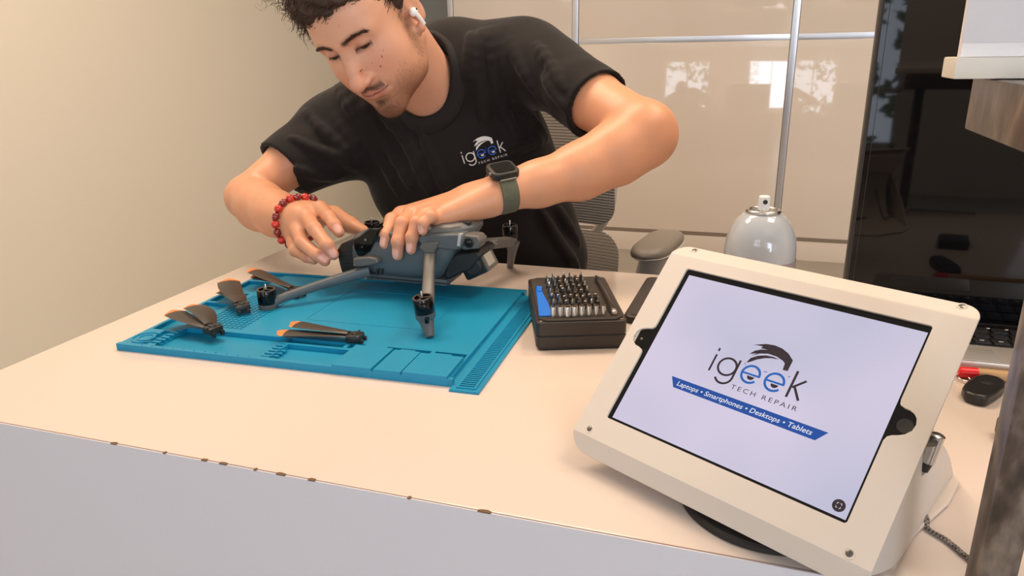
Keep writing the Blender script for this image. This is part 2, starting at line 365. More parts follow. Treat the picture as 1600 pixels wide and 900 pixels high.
# cut corners round
bmobj('moulded_sheet', bm, M_['silicone'], wmat, smooth=False)
def ring_arc(bm, cx, cy, r0, r1, a0, a1, z0, z1, M, n=28):
    secs = []
    for k in range(n + 1):
        a = math.radians(a0 + (a1 - a0) * k / n); c, s = math.cos(a), math.sin(a)
        secs.append([M @ Vector((cx + r * c, cy + r * s, z)) for r, z in ((r0, z0), (r1, z0), (r1, z1), (r0, z1))])
    loft(bm, secs)
bm = bmesh.new()
ring_arc(bm, 21, 27, 8.5, 11, 0, 360, 7.4, 8.6, MAT_M); ring_arc(bm, 21, 27, 15.5, 17.5, 60, 330, 7.4, 8.6, MAT_M)
bmobj('coil_ring', bm, M_['silicone'], wmat, smooth=30)
def M2W(x, y, z=0.0): return MAT_M @ Vector((x, y, z))
ZM = ZT + .0076   # top of the mat's work area
# ------------------------------------------------------------------ logo drawing (2-D, millimetres, y down), as it stands on the screen
def arc2(cx, cy, rx, ry, a0, a1, w, n=28):
    o = []; i_ = []
    for k in range(n + 1):
        a = math.radians(a0 + (a1 - a0) * k / n)
        o.append((cx + (rx + w / 2) * math.cos(a), cy + (ry + w / 2) * math.sin(a))); i_.append((cx + (rx - w / 2) * math.cos(a), cy + (ry - w / 2) * math.sin(a)))
    return [[o[k], o[k + 1], i_[k + 1], i_[k]] for k in range(n)]
def bar2(a, b, w):
    d = Vector((b[0] - a[0], b[1] - a[1])); n = Vector((-d.y, d.x)).normalized() * w / 2
    return [[(a[0] + n.x, a[1] + n.y), (b[0] + n.x, b[1] + n.y), (b[0] - n.x, b[1] - n.y), (a[0] - n.x, a[1] - n.y)]]
def logo_polys():
    D = {'dark': [], 'blue': [], 'pupil': []}
    dk = D['dark']
    dk += bar2((60.2, 65.5), (60.2, 80.7), 1.7) + bar2((60.2, 59.6), (60.2, 62.4), 1.7)                       # i
    dk += arc2(73.2, 72.8, 7.6, 7.4, 0, 360, 1.8, 40) + bar2((81.2, 64.3), (81.2, 80.6), 1.8) + arc2(74.0, 80.4, 7.2, 7.0, 0, 150, 1.8)   # g
    dk += bar2((126.2, 58.6), (126.2, 80.8), 1.9) + bar2((135.2, 64.2), (127.2, 72.2), 1.8) + bar2((128.6, 70.8), (135.6, 80.6), 1.9)      # k
    for cx, cy in ((93.6, 72.8), (113.4, 72.8)):
        D['blue'] += arc2(cx, cy, 7.2, 7.2, 40, 360, 1.9, 40) + bar2((cx - 7.2, cy), (cx + 7.9, cy), 1.6)
        D['pupil'].append([(cx + 1 + 3.0 * math.cos(math.radians(a)), cy + 1.6 + 3.0 * math.sin(math.radians(a))) for a in range(0, 181, 15)])
    D['blue'] += bar2((102.2, 67.2), (104.8, 66.9), .6) + bar2((121.2, 65.6), (122.4, 64.4), .6) + bar2((86.3, 66.4), (85.2, 65.3), .6)
    # swept hair: upper lock with side lock
    D['dark'].append([(84.5, 48.6), (94, 44.8), (101, 43.9), (107.5, 44.7), (113.5, 47.2), (119.0, 51.6), (118.9, 61.0), (115.0, 61.3), (114.3, 55.8), (112, 54.2), (106, 52.4), (99, 52.2), (93, 54.0), (87, 57.8), (90.2, 54.6), (85, 57.0), (88, 53), (92, 50.6), (97, 49.2), (91.5, 49.6), (92.5, 47.6), (88, 48.0)])
    D['dark'].append([(86.0, 64.8), (87.6, 59.8), (92.3, 56.2), (98, 54.0), (104, 53.4), (109, 54.2), (103, 54.9), (98, 56.6), (93, 59.4), (89, 62.8)])
    return D
def text_mesh(s, size, shear=0.0, align='LEFT', sx=1.0, space=1.0, bold=0.0):
    cu = bpy.data.curves.new('t', 'FONT'); cu.body = s; cu.size = size; cu.shear = shear; cu.align_x = align; cu.space_character = space; cu.offset = bold
    cu.resolution_u = 3
    ob = bpy.data.objects.new('t', cu); COL.objects.link(ob)
    dg = bpy.context.evaluated_depsgraph_get(); me = bpy.data.meshes.new_from_object(ob.evaluated_get(dg))
    bpy.data.objects.remove(ob); bpy.data.curves.remove(cu)
    if sx != 1.0: me.transform(Matrix.Diagonal((sx, 1, 1, 1)))
    return me
def polys_to_bm(bm, polys, f):
    for p in polys:
        vs = [bm.verts.new(f(x, y)) for x, y in p]
        fc = bm.faces.new(vs)
        if len(vs) > 4: bmesh.ops.triangulate(bm, faces=[fc])
def mesh_to_bm(bm, me, f):
    vs = [bm.verts.new(f(v.co.x, v.co.y)) for v in me.vertices]
    for p in me.polygons:
        try: bm.faces.new([vs[i] for i in p.vertices])
        except ValueError: pass

# ------------------------------------------------------------------ tablet in its stand
TO = Vector((-0.04425878, 0.63357483, 0.90095313)); TX = Vector((0.87276912, -0.48813270, -0.00073047)).normalized()
TY = Vector((-0.34424997, -0.61444805, -0.70989123)); TY = (TY - TX * TY.dot(TX)).normalized(); TN = TY.cross(TX).normalized()   # outward normal
if TN.z < 0: TN = -TN
def T(x, y, n=0.0): return TO + TX * (x * .001) + TY * (y * .001) + TN * (n * .001)
def sheet(bm, front, back):
    """closed thin solid from two matching grids"""
    pass
stand = thing('tablet_stand', 'white steel countertop stand holding the tablet, on a black swivel disc', 'tablet stand', (0.05, 0.5, ZT))
# face plate with window and two side notches: outline as two polygons bridged in strips
def round_rect(x0, y0, x1, y1, r, n=8):
    P = []
    for cx, cy, a0 in ((x1 - r, y0 + r, -90), (x1 - r, y1 - r, 0), (x0 + r, y1 - r, 90), (x0 + r, y0 + r, 180)):
        for k in range(n + 1):
            a = math.radians(a0 + 90 * k / n); P.append((cx + r * math.cos(a), cy + r * math.sin(a)))
    return P
OX0, OX1, OY0, OY1 = -26.5, 223.0, -27.5, 184.5
bm = bmesh.new()
outer = round_rect(OX0, OY0, OX1, OY1, 13, 10)
inner = round_rect(-3.6, -2.4, 199.0, 149.8, 2.2, 4)
# notches added to the window outline: right (home button) and left (camera)
def with_notches(P):
    out = []
    R_side = [(199.0, 57), (199.8, 60.3), (203.0, 61.6), (206.5, 62.0), (209.8, 63.4), (212.3, 66.4), (213.4, 70.6), (212.6, 75.4), (209.6, 79.2), (206.0, 81.4), (202.6, 82.8), (200.2, 84.6), (199.0, 88)]
    L_side = [(-3.6, 88), (-3.9, 84.6), (-5.4, 82.6), (-8.6, 81.4), (-13.4, 80.6), (-17.2, 77.6), (-18.8, 73.4), (-18.2, 68.4), (-15.0, 64.6), (-10.6, 62.8), (-6.0, 61.6), (-4.0, 59.4), (-3.6, 56)]
    for i, p in enumerate(P):
        out.append(p); q = P[(i + 1) % len(P)]
        if p[0] > 190 and q[0] > 190 and abs(q[1] - p[1]) > 50: out += R_side
        if p[0] < 0 and q[0] < 0 and abs(q[1] - p[1]) > 50: out += L_side
    return out
inner = with_notches(inner)
THK = 2.2
def bend(y):
    """top and bottom margins fold backward"""
    n = 0.0
    if y < -14.5: n -= (-14.5 - y) * .52
    if y > 171: n -= (y - 171) ** 1.0 * .75
    return n
def tri_fill(outer, inner, f):
    b2 = bmesh.new()
    ed = []
    for P in (outer, inner):
        vs = [b2.verts.new((x, y, 0)) for x, y in P]
        ed += [b2.edges.new((vs[i], vs[(i + 1) % len(vs)])) for i in range(len(vs))]
    bmesh.ops.triangle_fill(b2, use_beauty=True, use_dissolve=False, edges=ed)
    for yy in (-14.5, -13.2, -15.8, 171, 169.5, 173, 177, 181, -20):
        bmesh.ops.bisect_plane(b2, geom=list(b2.verts) + list(b2.edges) + list(b2.faces), plane_co=(0, yy, 0), plane_no=(0, 1, 0))
    r = bmesh.ops.extrude_face_region(b2, geom=list(b2.faces))
    bot = {e for e in r['geom'] if isinstance(e, bmesh.types.BMVert)}
    for v in b2.verts:
        x, y = v.co.x, v.co.y
        v.co = f(x, y, bend(y) - (THK if v in bot else 0))
    return b2
b2 = tri_fill(outer, inner, lambda x, y, n: T(x, y, n))
o = bmobj('face_plate', b2, M_['stand'], stand, smooth=28)
bv = o.modifiers.new('bevel', 'BEVEL'); bv.width = .0006; bv.segments = 2; bv.limit_method = 'ANGLE'; bv.angle_limit = math.radians(50)
# housing rim behind the plate
bm = bmesh.new()
hs = round_rect(OX0 + 8, -13, OX1 - 8, 170, 8, 6)
hs2 = round_rect(OX0 + 10, -11, OX1 - 10, 168, 7, 6)
secs = [[T(x, y, -10) for x, y in hs2], [T(x, y, -THK - .1) for x, y in hs2], [T(x, y, -THK - .1) for x, y in hs], [T(x, y, -16) for x, y in hs]]
loft(bm, secs, caps=False); bm.faces.new([bm.verts.new(T(x, y, -16)) for x, y in hs]); bm.faces.new([bm.verts.new(T(x, y, -10)) for x, y in hs2]); bmesh.ops.remove_doubles(bm, verts=bm.verts, dist=1e-6); bmobj('housing', bm, M_['stand'], stand)
# folded sides and rear foot: one bent sheet that runs from the plate back down to the table
for (sx, ysgn) in ((-8.8, -23.6), (209.2, -24.5), (-12.5, 164.9), (207.4, 166.4)):
    bm = bmesh.new(); nb = bend(ysgn)
    Ms = align_z(T(sx, ysgn, nb - .1), TN if ysgn > 0 else (TN + TY * -.48), TX)
    lathe(bm, [(.0036, -.0012), (.0038, .0002), (.0034, .0006), (.0027, .0004), (.0025, -.0001)], 20, Ms); s_ = bmobj('screw', bm, M_['stand'], stand)
    bm = bmesh.new(); lathe(bm, [(.0024, -.0012), (.0024, .0001), (.0020, .0003)], 16, Ms); bmobj('screw_head', bm, M_['darksteel'], s_, label='grey steel screw head')
# neck and foot
def foot_pts():
    # foot outline on the table, rounded to the right rear
    return [(-0.03, 0.60), (0.06, 0.66), (0.13, 0.652), (0.172, 0.62), (0.181, 0.590), (0.166, 0.556), (0.141, 0.518), (0.105, 0.460), (0.05, 0.47), (-0.02, 0.515)]
bm = bmesh.new(); prism(bm, [(x, y) for x, y in foot_pts()], ZT + .001, ZT + .0045)
o = bmobj('foot_plate', bm, M_['stand'], stand); bv = o.modifiers.new('b', 'BEVEL'); bv.width = .001; bv.segments = 2
# rear support: curved sheet from the top of the housing down to the foot
bm = bmesh.new(); secs = []
for k in range(13):
    s = k / 12
    yl = 40 + 118 * s                                   # station down the plate
    a = T(24, yl, -16.2); b_ = T(196, yl, -16.2)
    rear = 0.0
    top = [a, b_]
    secs.append((a, b_))
# wedge sides: triangular cheeks following the tilt
def cheek(xmm):
    p0 = T(xmm, 52, -16); p1 = T(xmm, 172, -10)
    pts = [p0, p1]
    d = Vector((-TN.x, -TN.y, 0)).normalized()
    base_f = Vector((p1.x, p1.y, ZT + .0045)) + d * .004; base_r = Vector((p0.x, p0.y, ZT + .0045)) + d * .022
    return p0, p1, base_f, base_r
L0 = cheek(30); L1 = cheek(205)
bm = bmesh.new()
def quadsheet(bm, a, b, c, d, t, n=10, curve=0.0):
    """a-b upper edge, d-c lower edge; a thin curved solid"""
    nrm = (b - a).cross(d - a).normalized()
    rows = []
    for side in (0, 1):
        g = []
        for i in range(n + 1):
            s = i / n
            p = a.lerp(d, s) ; q = b.lerp(c, s)
            off = nrm * (curve * math.sin(math.pi * s) + (t if side else 0))
            g.append((bm.verts.new(p + off), bm.verts.new(q + off)))
        rows.append(g)
    f, k_ = rows
    for i in range(n):
        bm.faces.new((f[i][0], f[i][1], f[i + 1][1], f[i + 1][0])); bm.faces.new((k_[i][0], k_[i + 1][0], k_[i + 1][1], k_[i][1]))
        bm.faces.new((f[i][0], f[i + 1][0], k_[i + 1][0], k_[i][0])); bm.faces.new((f[i][1], k_[i][1], k_[i + 1][1], f[i + 1][1]))
    bm.faces.new((f[0][0], k_[0][0], k_[0][1], f[0][1])); bm.faces.new((f[n][0], f[n][1], k_[n][1], k_[n][0]))
quadsheet(bm, L0[0], L1[0], L1[3], L0[3], .0022, 12, -.012)
bmobj('rear_leg', bm, M_['stand'], stand, smooth=60)
# sloping cheek at the right (seen past the plate's edge)
bm = bmesh.new()
p0 = T(212, 60, -14); p1 = T(216, 176, -6)
f1 = Vector((0.176, 0.600, ZT + .0046)); f2 = Vector((0.120, 0.480, ZT + .0046))
quadsheet(bm, p0, p1, f2, f1, .002, 12, .004)
bmobj('side_cheek', bm, M_['stand'], stand, smooth=60)
bm = bmesh.new(); lathe(bm, [(.066, 0.0), (.068, .001), (.068, .005), (.066, .0065)], 64, Matrix.Translation(Vector((0.034, 0.525, ZT + .0002))))
for k in range(10):
    pass
bmobj('swivel_disc', bm, M_['rubber'], stand, label='black rubbery swivel disc under the stand')
# the tablet itself
tab = thing('tablet', 'black-bezel tablet showing a repair shop logo on a pale screen, held in the white stand', 'tablet', T(98.5, 74, -6))
bm = bmesh.new(); P = round_rect(-19.5, -9.0, 215, 156, 9, 6)
a = [bm.verts.new(T(x, y, -2.4)) for x, y in P]; b_ = [bm.verts.new(T(x, y, -9.5)) for x, y in P]
bm.faces.new(a); bm.faces.new(b_[::-1])
for i in range(len(P)): bm.faces.new((a[i], a[(i + 1) % len(P)], b_[(i + 1) % len(P)], b_[i]))
bmobj('glass_front', bm, M_['blackgloss'], tab)
def screen_mat():
    m = bpy.data.materials.new('lit_screen'); m.use_nodes = True; nt = m.node_tree; b = nt.nodes['Principled BSDF']
    b.inputs['Base Color'].default_value = (.02, .02, .02, 1); b.inputs['Roughness'].default_value = .06
    tc = nt.nodes.new('ShaderNodeTexCoord'); n = nt.nodes.new('ShaderNodeTexNoise'); n.inputs['Scale'].default_value = 9; n.inputs['Detail'].default_value = 1.0
    cr = nt.nodes.new('ShaderNodeValToRGB'); e = cr.color_ramp.elements
    e[0].position = .35; e[0].color = (.545, .535, .70, 1); e[1].position = .7; e[1].color = (.70, .63, .80, 1)
    nt.links.new(tc.outputs['Object'], n.inputs['Vector']); nt.links.new(n.outputs['Fac'], cr.inputs[0]); nt.links.new(cr.outputs[0], b.inputs['Emission Color'])
    b.inputs['Emission Strength'].default_value = SCREEN_E
    return m
SCREEN_E = 0.92
bm = bmesh.new(); polys_to_bm(bm, [[(0.6, 2.6), (0.6, 147.4), (197, 147.4), (197, 2.6)]], lambda x, y: T(x, y, -2.3))
scr = bmobj('screen', bm, screen_mat(), tab, smooth=False, label='pale lavender lit screen')
def flatmat(name, col): return mat(name, (.01, .01, .01), .08, emis=(col, SCREEN_E), spec=.3)
SM = {'dark': flatmat('screen_ink', (.035, .022, .03)), 'blue': flatmat('screen_blue', (.012, .13, .48)), 'banner': flatmat('screen_banner', (.008, .075, .36)), 'white': flatmat('screen_white', (.80, .80, .86))}
D = logo_polys()
for key, nm, m_, h in (('dark', 'logo_lettering', 'dark', -2.22), ('blue', 'logo_blue_letters', 'blue', -2.18), ('pupil', 'logo_eyes', 'dark', -2.14)):
    bm = bmesh.new(); polys_to_bm(bm, D[key], lambda x, y: T(x, y, h)); bmobj(nm, bm, SM[m_], scr, smooth=False)
bm = bmesh.new(); me = text_mesh('TECH REPAIR', 5.4, space=1.42, sx=1.0)
w = max(v.co.x for v in me.vertices); mesh_to_bm(bm, me, lambda x, y: T(83.6 + x * 54.0 / w, 88.9 - y, -2.2)); bmobj('tagline', bm, SM['dark'], scr, smooth=False)
bm = bmesh.new(); polys_to_bm(bm, [[(32.8, 95.6), (164.5, 95.6), (158.2, 104.2), (38.6, 104.2)]], lambda x, y: T(x, y, -2.2)); bmobj('banner', bm, SM['banner'], scr, smooth=False)
bm = bmesh.new(); me = text_mesh('Laptops \u2022 Smartphones \u2022 Desktops \u2022 Tablets', 5.6, shear=.18, bold=.05)
w = max(v.co.x for v in me.vertices); mesh_to_bm(bm, me, lambda x, y: T(40.0 + x * 114.5 / w, 101.6 - y, -2.12)); bmobj('banner_text', bm, SM['white'], scr, smooth=False)
bm = bmesh.new(); polys_to_bm(bm, [[(189.7 + 4.3 * math.cos(a * math.pi / 16), 140.2 + 4.3 * math.sin(a * math.pi / 16)) for a in range(32)]], lambda x, y: T(x, y, -2.2)); bmobj('round_icon', bm, SM['dark'], scr, smooth=False)
bm = bmesh.new()
for sx in (-1, 1):
    for sy in (-1, 1):
        polys_to_bm(bm, bar2((189.7 + sx * .5, 140.2 + sy * 1.7), (189.7 + sx * 1.5, 140.2 + sy * 1.7), .35) + bar2((189.7 + sx * 1.5, 140.2 + sy * 1.7), (189.7 + sx * 1.5, 140.2 + sy * .6), .35), lambda x, y: T(x, y, -2.1))
bmobj('icon_mark', bm, SM['white'], scr, smooth=False)
bm = bmesh.new(); lathe(bm, [(.0052, -.0006), (.0052, .0003), (.0046, .0002)], 32, align_z(T(207.0, 73.0, -2.3), TN)); bmobj('home_button', bm, M_['blackmatte'], tab)
bm = bmesh.new(); lathe(bm, [(.0012, -.0006), (.0012, .0002)], 16, align_z(T(-11.5, 73.0, -2.3), TN)); bmobj('camera_lens', bm, M_['darksteel'], tab)
# charging cable
cabl = thing('charging_cable', 'grey braided charging cable with a silver angled plug in the tablet stand', 'cable', (0.15, .5, ZT))
c0 = pw(1448, 738, .52); 
pA, pB = pw(1466, 679, .50), pw(1449, 722, .50)
bm = bmesh.new(); lathe(bm, [(.0036, 0), (.0047, .0007), (.0047, (pB - pA).length - .0007), (.004, (pB - pA).length)], 24, align_z(pA, pB - pA)); bmobj('plug', bm, M_['steel'], cabl)
bm = bmesh.new(); tube(bm, [T(216, 78, -9), pA.lerp(pB, .25)], .0036, 12); bmobj('plug_neck', bm, M_['black'], cabl)
bm = bmesh.new(); pC = pw(1443, 735, .50); tube(bm, [pB, pC], [.0038, .0030], 12); bmobj('strain_relief', bm, M_['black'], cabl)
path = [pC, pw(1436, 741, .50), pw(1425, 740, .505), T(196, 100, -22), Vector((.115, .565, .80)), Vector((.13, .56, ZT + .008)), Vector((.1440, .530, ZT + .0068)), pz(1450, 826, ZT + .0022), pz(1480, 845, ZT + .0022), pz(1523, 880, ZT + .0022), Vector((.185, .462, ZT + .0022)), Vector((.30, .47, ZT + .0022))]
def smooth_path(P, n=6):
    P = [Vector(p) for p in P]; out = []
    for i in range(len(P) - 1):
        a = P[max(i - 1, 0)]; b = P[i]; c = P[i + 1]; d = P[min(i + 2, len(P) - 1)]
        for k in range(n):
            t = k / n
            out.append(.5 * ((2 * b) + (c - a) * t + (2 * a - 5 * b + 4 * c - d) * t * t + (3 * b - a - 3 * c + d) * t ** 3))
    out.append(P[-1]); return out
def braid_mat():
    m = mat('grey_braid', (.2, .18, .16), .7); nt = m.node_tree; b = nt.nodes['Principled BSDF']
    tc = nt.nodes.new('ShaderNodeTexCoord'); v = nt.nodes.new('ShaderNodeTexChecker'); v.inputs['Scale'].default_value = 520
    v.inputs['Color1'].default_value = (.33, .29, .25, 1); v.inputs['Color2'].default_value = (.07, .055, .05, 1)
    nt.links.new(tc.outputs['Object'], v.inputs['Vector']); nt.links.new(v.outputs[0], b.inputs['Base Color']); return m
bm = bmesh.new(); tube(bm, smooth_path(path, 8), .0019, 10); bmobj('cord', bm, braid_mat(), cabl)
# ------------------------------------------------------------------ drone (nose towards +X)
drone = thing('drone', 'grey four-armed camera drone without propellers, standing on the blue mat under the hands', 'drone', (-0.44, 0.928, ZT))
def superrow(x, zb, zt, hw, yc=.928, n=32, e=3.4):
    zc, hh = (zb + zt) / 2, (zt - zb) / 2; pts = []
    for k in range(n):
        a = 2 * math.pi * k / n; c, s = math.cos(a), math.sin(a)
        pts.append(Vector((x, yc + hw * math.copysign(abs(c) ** (2 / e), c), zc + hh * math.copysign(abs(s) ** (2 / e), s))))
    return pts
ST = [(-.548, .802, .834, .028), (-.543, .792, .843, .035), (-.53, .785, .848, .040), (-.50, .780, .853, .043), (-.45, .779, .859, .045), (-.40, .780, .865, .046),
      (-.378, .788, .868, .046), (-.36, .806, .868, .044), (-.345, .826, .870, .041), (-.33, .840, .870, .034), (-.318, .851, .868, .024), (-.313, .857, .864, .012)]
CX = lambda x: x if x < -.45 else -.45 + (x + .45) * .70
ST = [(CX(a), b, c - .005, d) for a, b, c, d in ST]
bm = bmesh.new(); loft(bm, [superrow(*s) for s in ST]); bmobj('fuselage', bm, M_['drone'], drone, smooth=50)
bm = bmesh.new()
TS = [(-.520, .842, .8535, .036), (-.50, .842, .8560, .040), (-.45, .845, .8635, .042), (-.40, .848, .8705, .043), (-.375, .850, .8740, .043), (-.355, .850, .8735, .040), (-.338, .854, .8740, .034), (-.324, .858, .8710, .024), (-.315, .861, .8680, .012)]
TS = [(CX(a), b - .005, c - .006, d) for a, b, c, d in TS]; loft(bm, [superrow(*s, e=2.6) for s in TS]); bmobj('lit_top_shell', bm, M_['dronearm'], drone, smooth=50, label='upper shell, lighter and warmer grey painted as light from above')  # lighter, warmer top: light from above put into the shell colour
def xz_prism(bm, px, y0, y1, yref=None):
    yr = y0 if yref is None else yref
    P = [pw(u, v, yr) for u, v in px]
    a = [bm.verts.new((p.x, y0, p.z)) for p in P]; b = [bm.verts.new((p.x, y1, p.z)) for p in P]
    n = len(P); bm.faces.new(a); bm.faces.new(b[::-1])
    for i in range(n): bm.faces.new((a[i], b[i], b[(i + 1) % n], a[(i + 1) % n]))
def bev(o, w, seg=2, ang=30):
    m = o.modifiers.new('bevel', 'BEVEL'); m.width = w; m.segments = seg; m.limit_method = 'ANGLE'; m.angle_limit = math.radians(ang); return o
bm = bmesh.new(); xz_prism(bm, [(526, 392), (533, 381), (552, 373), (556, 396), (567, 400), (566, 422), (536, 431), (531, 415)], .892, .962); batt = bev(bmobj('battery', bm, M_['black'], drone), .0012)
bm = bmesh.new()
for k in range(6):
    t = k / 5; a = pw(531 + 4 * t, 396 + 29 * t, .8918); b_ = pw(552 + 9 * t, 392 + 28 * t, .8918); tube(bm, [a, b_], .0007, 6)
for k in range(4):
    a = pw(541 + 3.2 * k, 386 + .5 * k, .8918); b_ = pw(545 + 3.2 * k, 393 + .5 * k, .8918); tube(bm, [a, b_], .0007, 6)
bmobj('grip_ribs', bm, M_['blackmatte'], batt)
bm = bmesh.new(); xz_prism(bm, [(551, 374), (560, 370), (575, 358), (593, 357), (590, 364), (585, 377), (578, 393), (566, 401), (558, 400), (553, 389)], .8835, .958); lat = bev(bmobj('tail_cover', bm, M_['blackgloss'], drone), .002)
bm = bmesh.new()
for (u, v, r) in ((571, 375, .0022), (566, 386, .0012)): lathe(bm, [(r, 0), (r, .0008), (r * .7, .0012)], 16, align_z(pw(u, v, .8835), (0, -1, 0)))
bmobj('latch_button', bm, M_['darksteel'], lat)
bm = bmesh.new(); xz_prism(bm, [(551, 404), (575, 402), (587, 404), (592, 411), (578, 415), (566, 417), (551, 417)], .872, .90); bev(bmobj('hinge_cover', bm, M_['dronearm'], drone, label='pale grey rear hinge cover'), .002)
for u in (588, 594.5): bm = bmesh.new(); xz_prism(bm, [(u, 421), (u + 4, 421), (u + 3, 423), (u + 2.2, 423), (u + 2, 430), (u, 430)], .8825, .8865); bmobj('vent_slot', bm, M_['blackmatte'], drone, smooth=False)
for u in (584, 590): bm = bmesh.new(); xz_prism(bm, [(u + 3, 369), (u + 6, 369), (u + 1.5, 378), (u - 2, 378)], .8845, .892); bmobj('vent_slot', bm, M_['blackmatte'], drone, smooth=False)
bm = bmesh.new(); box(bm, (-.535, .8845, .7815), (-.385, .8865, .7828), .0003); bmobj('seam_line', bm, M_['blackmatte'], drone)
# belly plate
bm = bmesh.new(); box(bm, (-.525, .898, .7735), (-.395, .958, .784), .004); bmobj('belly_plate', bm, M_['drone'], drone)
# front shoulder with the hinge
bm = bmesh.new(); xz_prism(bm, [(652, 371), (662, 366), (722, 365), (727, 372), (722, 388), (708, 391), (660, 384)], .876, .91, .880); bev(bmobj('shoulder', bm, M_['drone'], drone), .003, 3)
bm = bmesh.new(); xz_prism(bm, [(655, 386), (660, 379), (686, 378), (681, 390), (679, 395), (664, 395)], .872, .90, .874); bev(bmobj('hinge_cap', bm, M_['dronearm'], drone), .0015)
# forward vision sensor
bm = bmesh.new(); xz_prism(bm, [(718, 371), (722, 367), (745, 369), (752, 377), (748, 389), (726, 391), (717, 388)], .8835, .91, .8835); bev(bmobj('sensor_housing', bm, M_['dronearm'], drone), .003, 3)
bm = bmesh.new(); Ms = align_z(pw(733, 379, .8835), (.25, -1, .05)); lathe(bm, [(.0072, -.002), (.0072, .0016), (.0060, .0022), (.0056, .0006)], 28, Ms); sn = bmobj('front_sensor', bm, M_['blackmatte'], drone)
bm = bmesh.new(); lathe(bm, [(.0052, 0), (.0050, .0012), (.0034, .0022), (.0012, .0026)], 24, Ms); bmobj('sensor_lens', bm, M_['blackgloss'], sn)
bm = bmesh.new(); xz_prism(bm, [(716, 366), (721, 366), (718, 385), (714, 384)], .8745, .882, .8745); bmobj('light_strip', bm, M_['chairgrey'], drone)
bm = bmesh.new(); box(bm, (-.376, .905, .8625), (-.360, .913, .8670), .0006, seg=1); bmobj('top_vent', bm, M_['blackmatte'], drone)
# gimbal and camera
bm = bmesh.new(); xz_prism(bm, [(699, 409), (712, 397), (744, 393), (752, 400), (735, 422), (720, 428), (700, 438), (693, 431)], .893, .955, .893); gim = bev(bmobj('gimbal_mount', bm, M_['blackmatte'], drone), .003)
camM = Matrix.Translation(pw(748, 409, .926)) @ Matrix.Rotation(math.radians(-27), 4, 'Y')
camc = bm = bmesh.new(); box(bm, (-.020, -.022, -.0165), (.017, .020, .0165), .004, M=camM); camb = bmobj('gimbal_camera', bm, M_['black'], drone)
bm = bmesh.new(); box(bm, (.0150, -.0215, -.0160), (.0190, .0195, .0160), .002, M=camM); bmobj('camera_face', bm, M_['dronearm'], camb)
bm = bmesh.new(); box(bm, (.0188, -.0170, -.0105), (.0196, .0100, .0110), .0008, M=camM, seg=1); bmobj('lens_window', bm, mat('pale_lens_glass', (.42, .38, .31), .08, spec=.8), camb, label='pale lens glass')
bm = bmesh.new(); lathe(bm, [(.0138, 0), (.0138, .008), (.0112, .0095), (.0108, .0085)], 32, align_z(pw(739, 416, .900) + Vector((0, .004, 0)), (0, -1, 0))); gm = bmobj('gimbal_motor', bm, M_['blackmatte'], camb)
bm = bmesh.new(); box(bm, (-.3700, .900, .797), (-.345, .909, .806), .003); bmobj('gimbal_arm', bm, M_['blackmatte'], gim)
# arms, motors, legs
def motor(base, up, parent, label=None):
    M = align_z(base, up, (1, 0, 0)); R = .0126
    bm = bmesh.new(); lathe(bm, [(R * .96, 0), (R, .001), (R, .0185), (R * .94, .0200), (R * .80, .0200), (R * .80, .0180), (R * .30, .0180), (R * .28, .0205), (.0006, .0206)], 40, M); m = bmobj('motor', bm, M_['blackgloss'], parent)
    bm = bmesh.new()
    for k in range(3):
        a = k * 2.094 + .4; q = M @ Matrix.Rotation(a, 4, 'Z'); box(bm, (R * .2, -.0012, .0178), (R * .84, .0012, .0203), M=q)
    ring_arc(bm, 0, 0, R * .80, R * .97, 0, 360, .0198, .0208, M, 32)
    bmobj('motor_cap', bm, M_['darksteel'], m, smooth=False)
    bm = bmesh.new(); lathe(bm, [(.0013, .018), (.0013, .0275), (.0009, .0285)], 12, M); bmobj('motor_shaft', bm, M_['steel'], m)
    return m
def arm_loft(bm, pts, w, h, up=Vector((0, 0, 1))):
    secs = []
    for i, p in enumerate(pts):
        t = (Vector(pts[min(i + 1, len(pts) - 1)]) - Vector(pts[max(i - 1, 0)])).normalized(); sd = t.cross(up).normalized(); u2 = sd.cross(t)
        ww, hh = w[i], h[i]; sec = []
        for k in range(16):
            a = 2 * math.pi * k / 16; c, s = math.cos(a), math.sin(a); e = .6
            sec.append(Vector(p) + sd * (ww * math.copysign(abs(c) ** e, c)) + u2 * (hh * math.copysign(abs(s) ** e, s)))
        secs.append(sec)
    loft(bm, secs)
# near front arm
bN, tN = pw(664, 488, .764), pw(659, 461, .762); upN = (tN - bN).normalized(); footN = pz(672, 527, ZM + .001)
bm = bmesh.new(); arm_loft(bm, [pw(672, 386, .886), pw(672, 400, .876), pw(670, 430, .84), pw(669, 458, .795), pw(666, 492, .772)], [.0075, .0060, .0055, .0060, .0090], [.010, .008, .0075, .008, .009], Vector((1, 0, 0)))
arm1 = bmobj('front_arm', bm, M_['dronearm'], drone, smooth=50)
bm = bmesh.new(); lathe(bm, [(.0095, -.011), (.0128, -.006), (.0128, .0005)], 32, align_z(bN, upN)); bmobj('motor_mount', bm, M_['drone'], arm1)
motor(bN, upN, arm1)
bm = bmesh.new(); l0 = bN - upN * .006; arm_loft(bm, [l0, l0.lerp(footN, .35), footN], [.0098, .0080, .0050], [.0088, .0068, .0042], Vector((0, 1, 0))); leg1 = bmobj('landing_leg', bm, M_['drone'], arm1, smooth=50)
bm = bmesh.new(); box(bm, (-.0022, -.0035, -.004), (.0022, .001, .004), .001, M=Matrix.Translation(pw(668, 500, .7535))); bmobj('leg_light', bm, M_['blackgloss'], leg1)
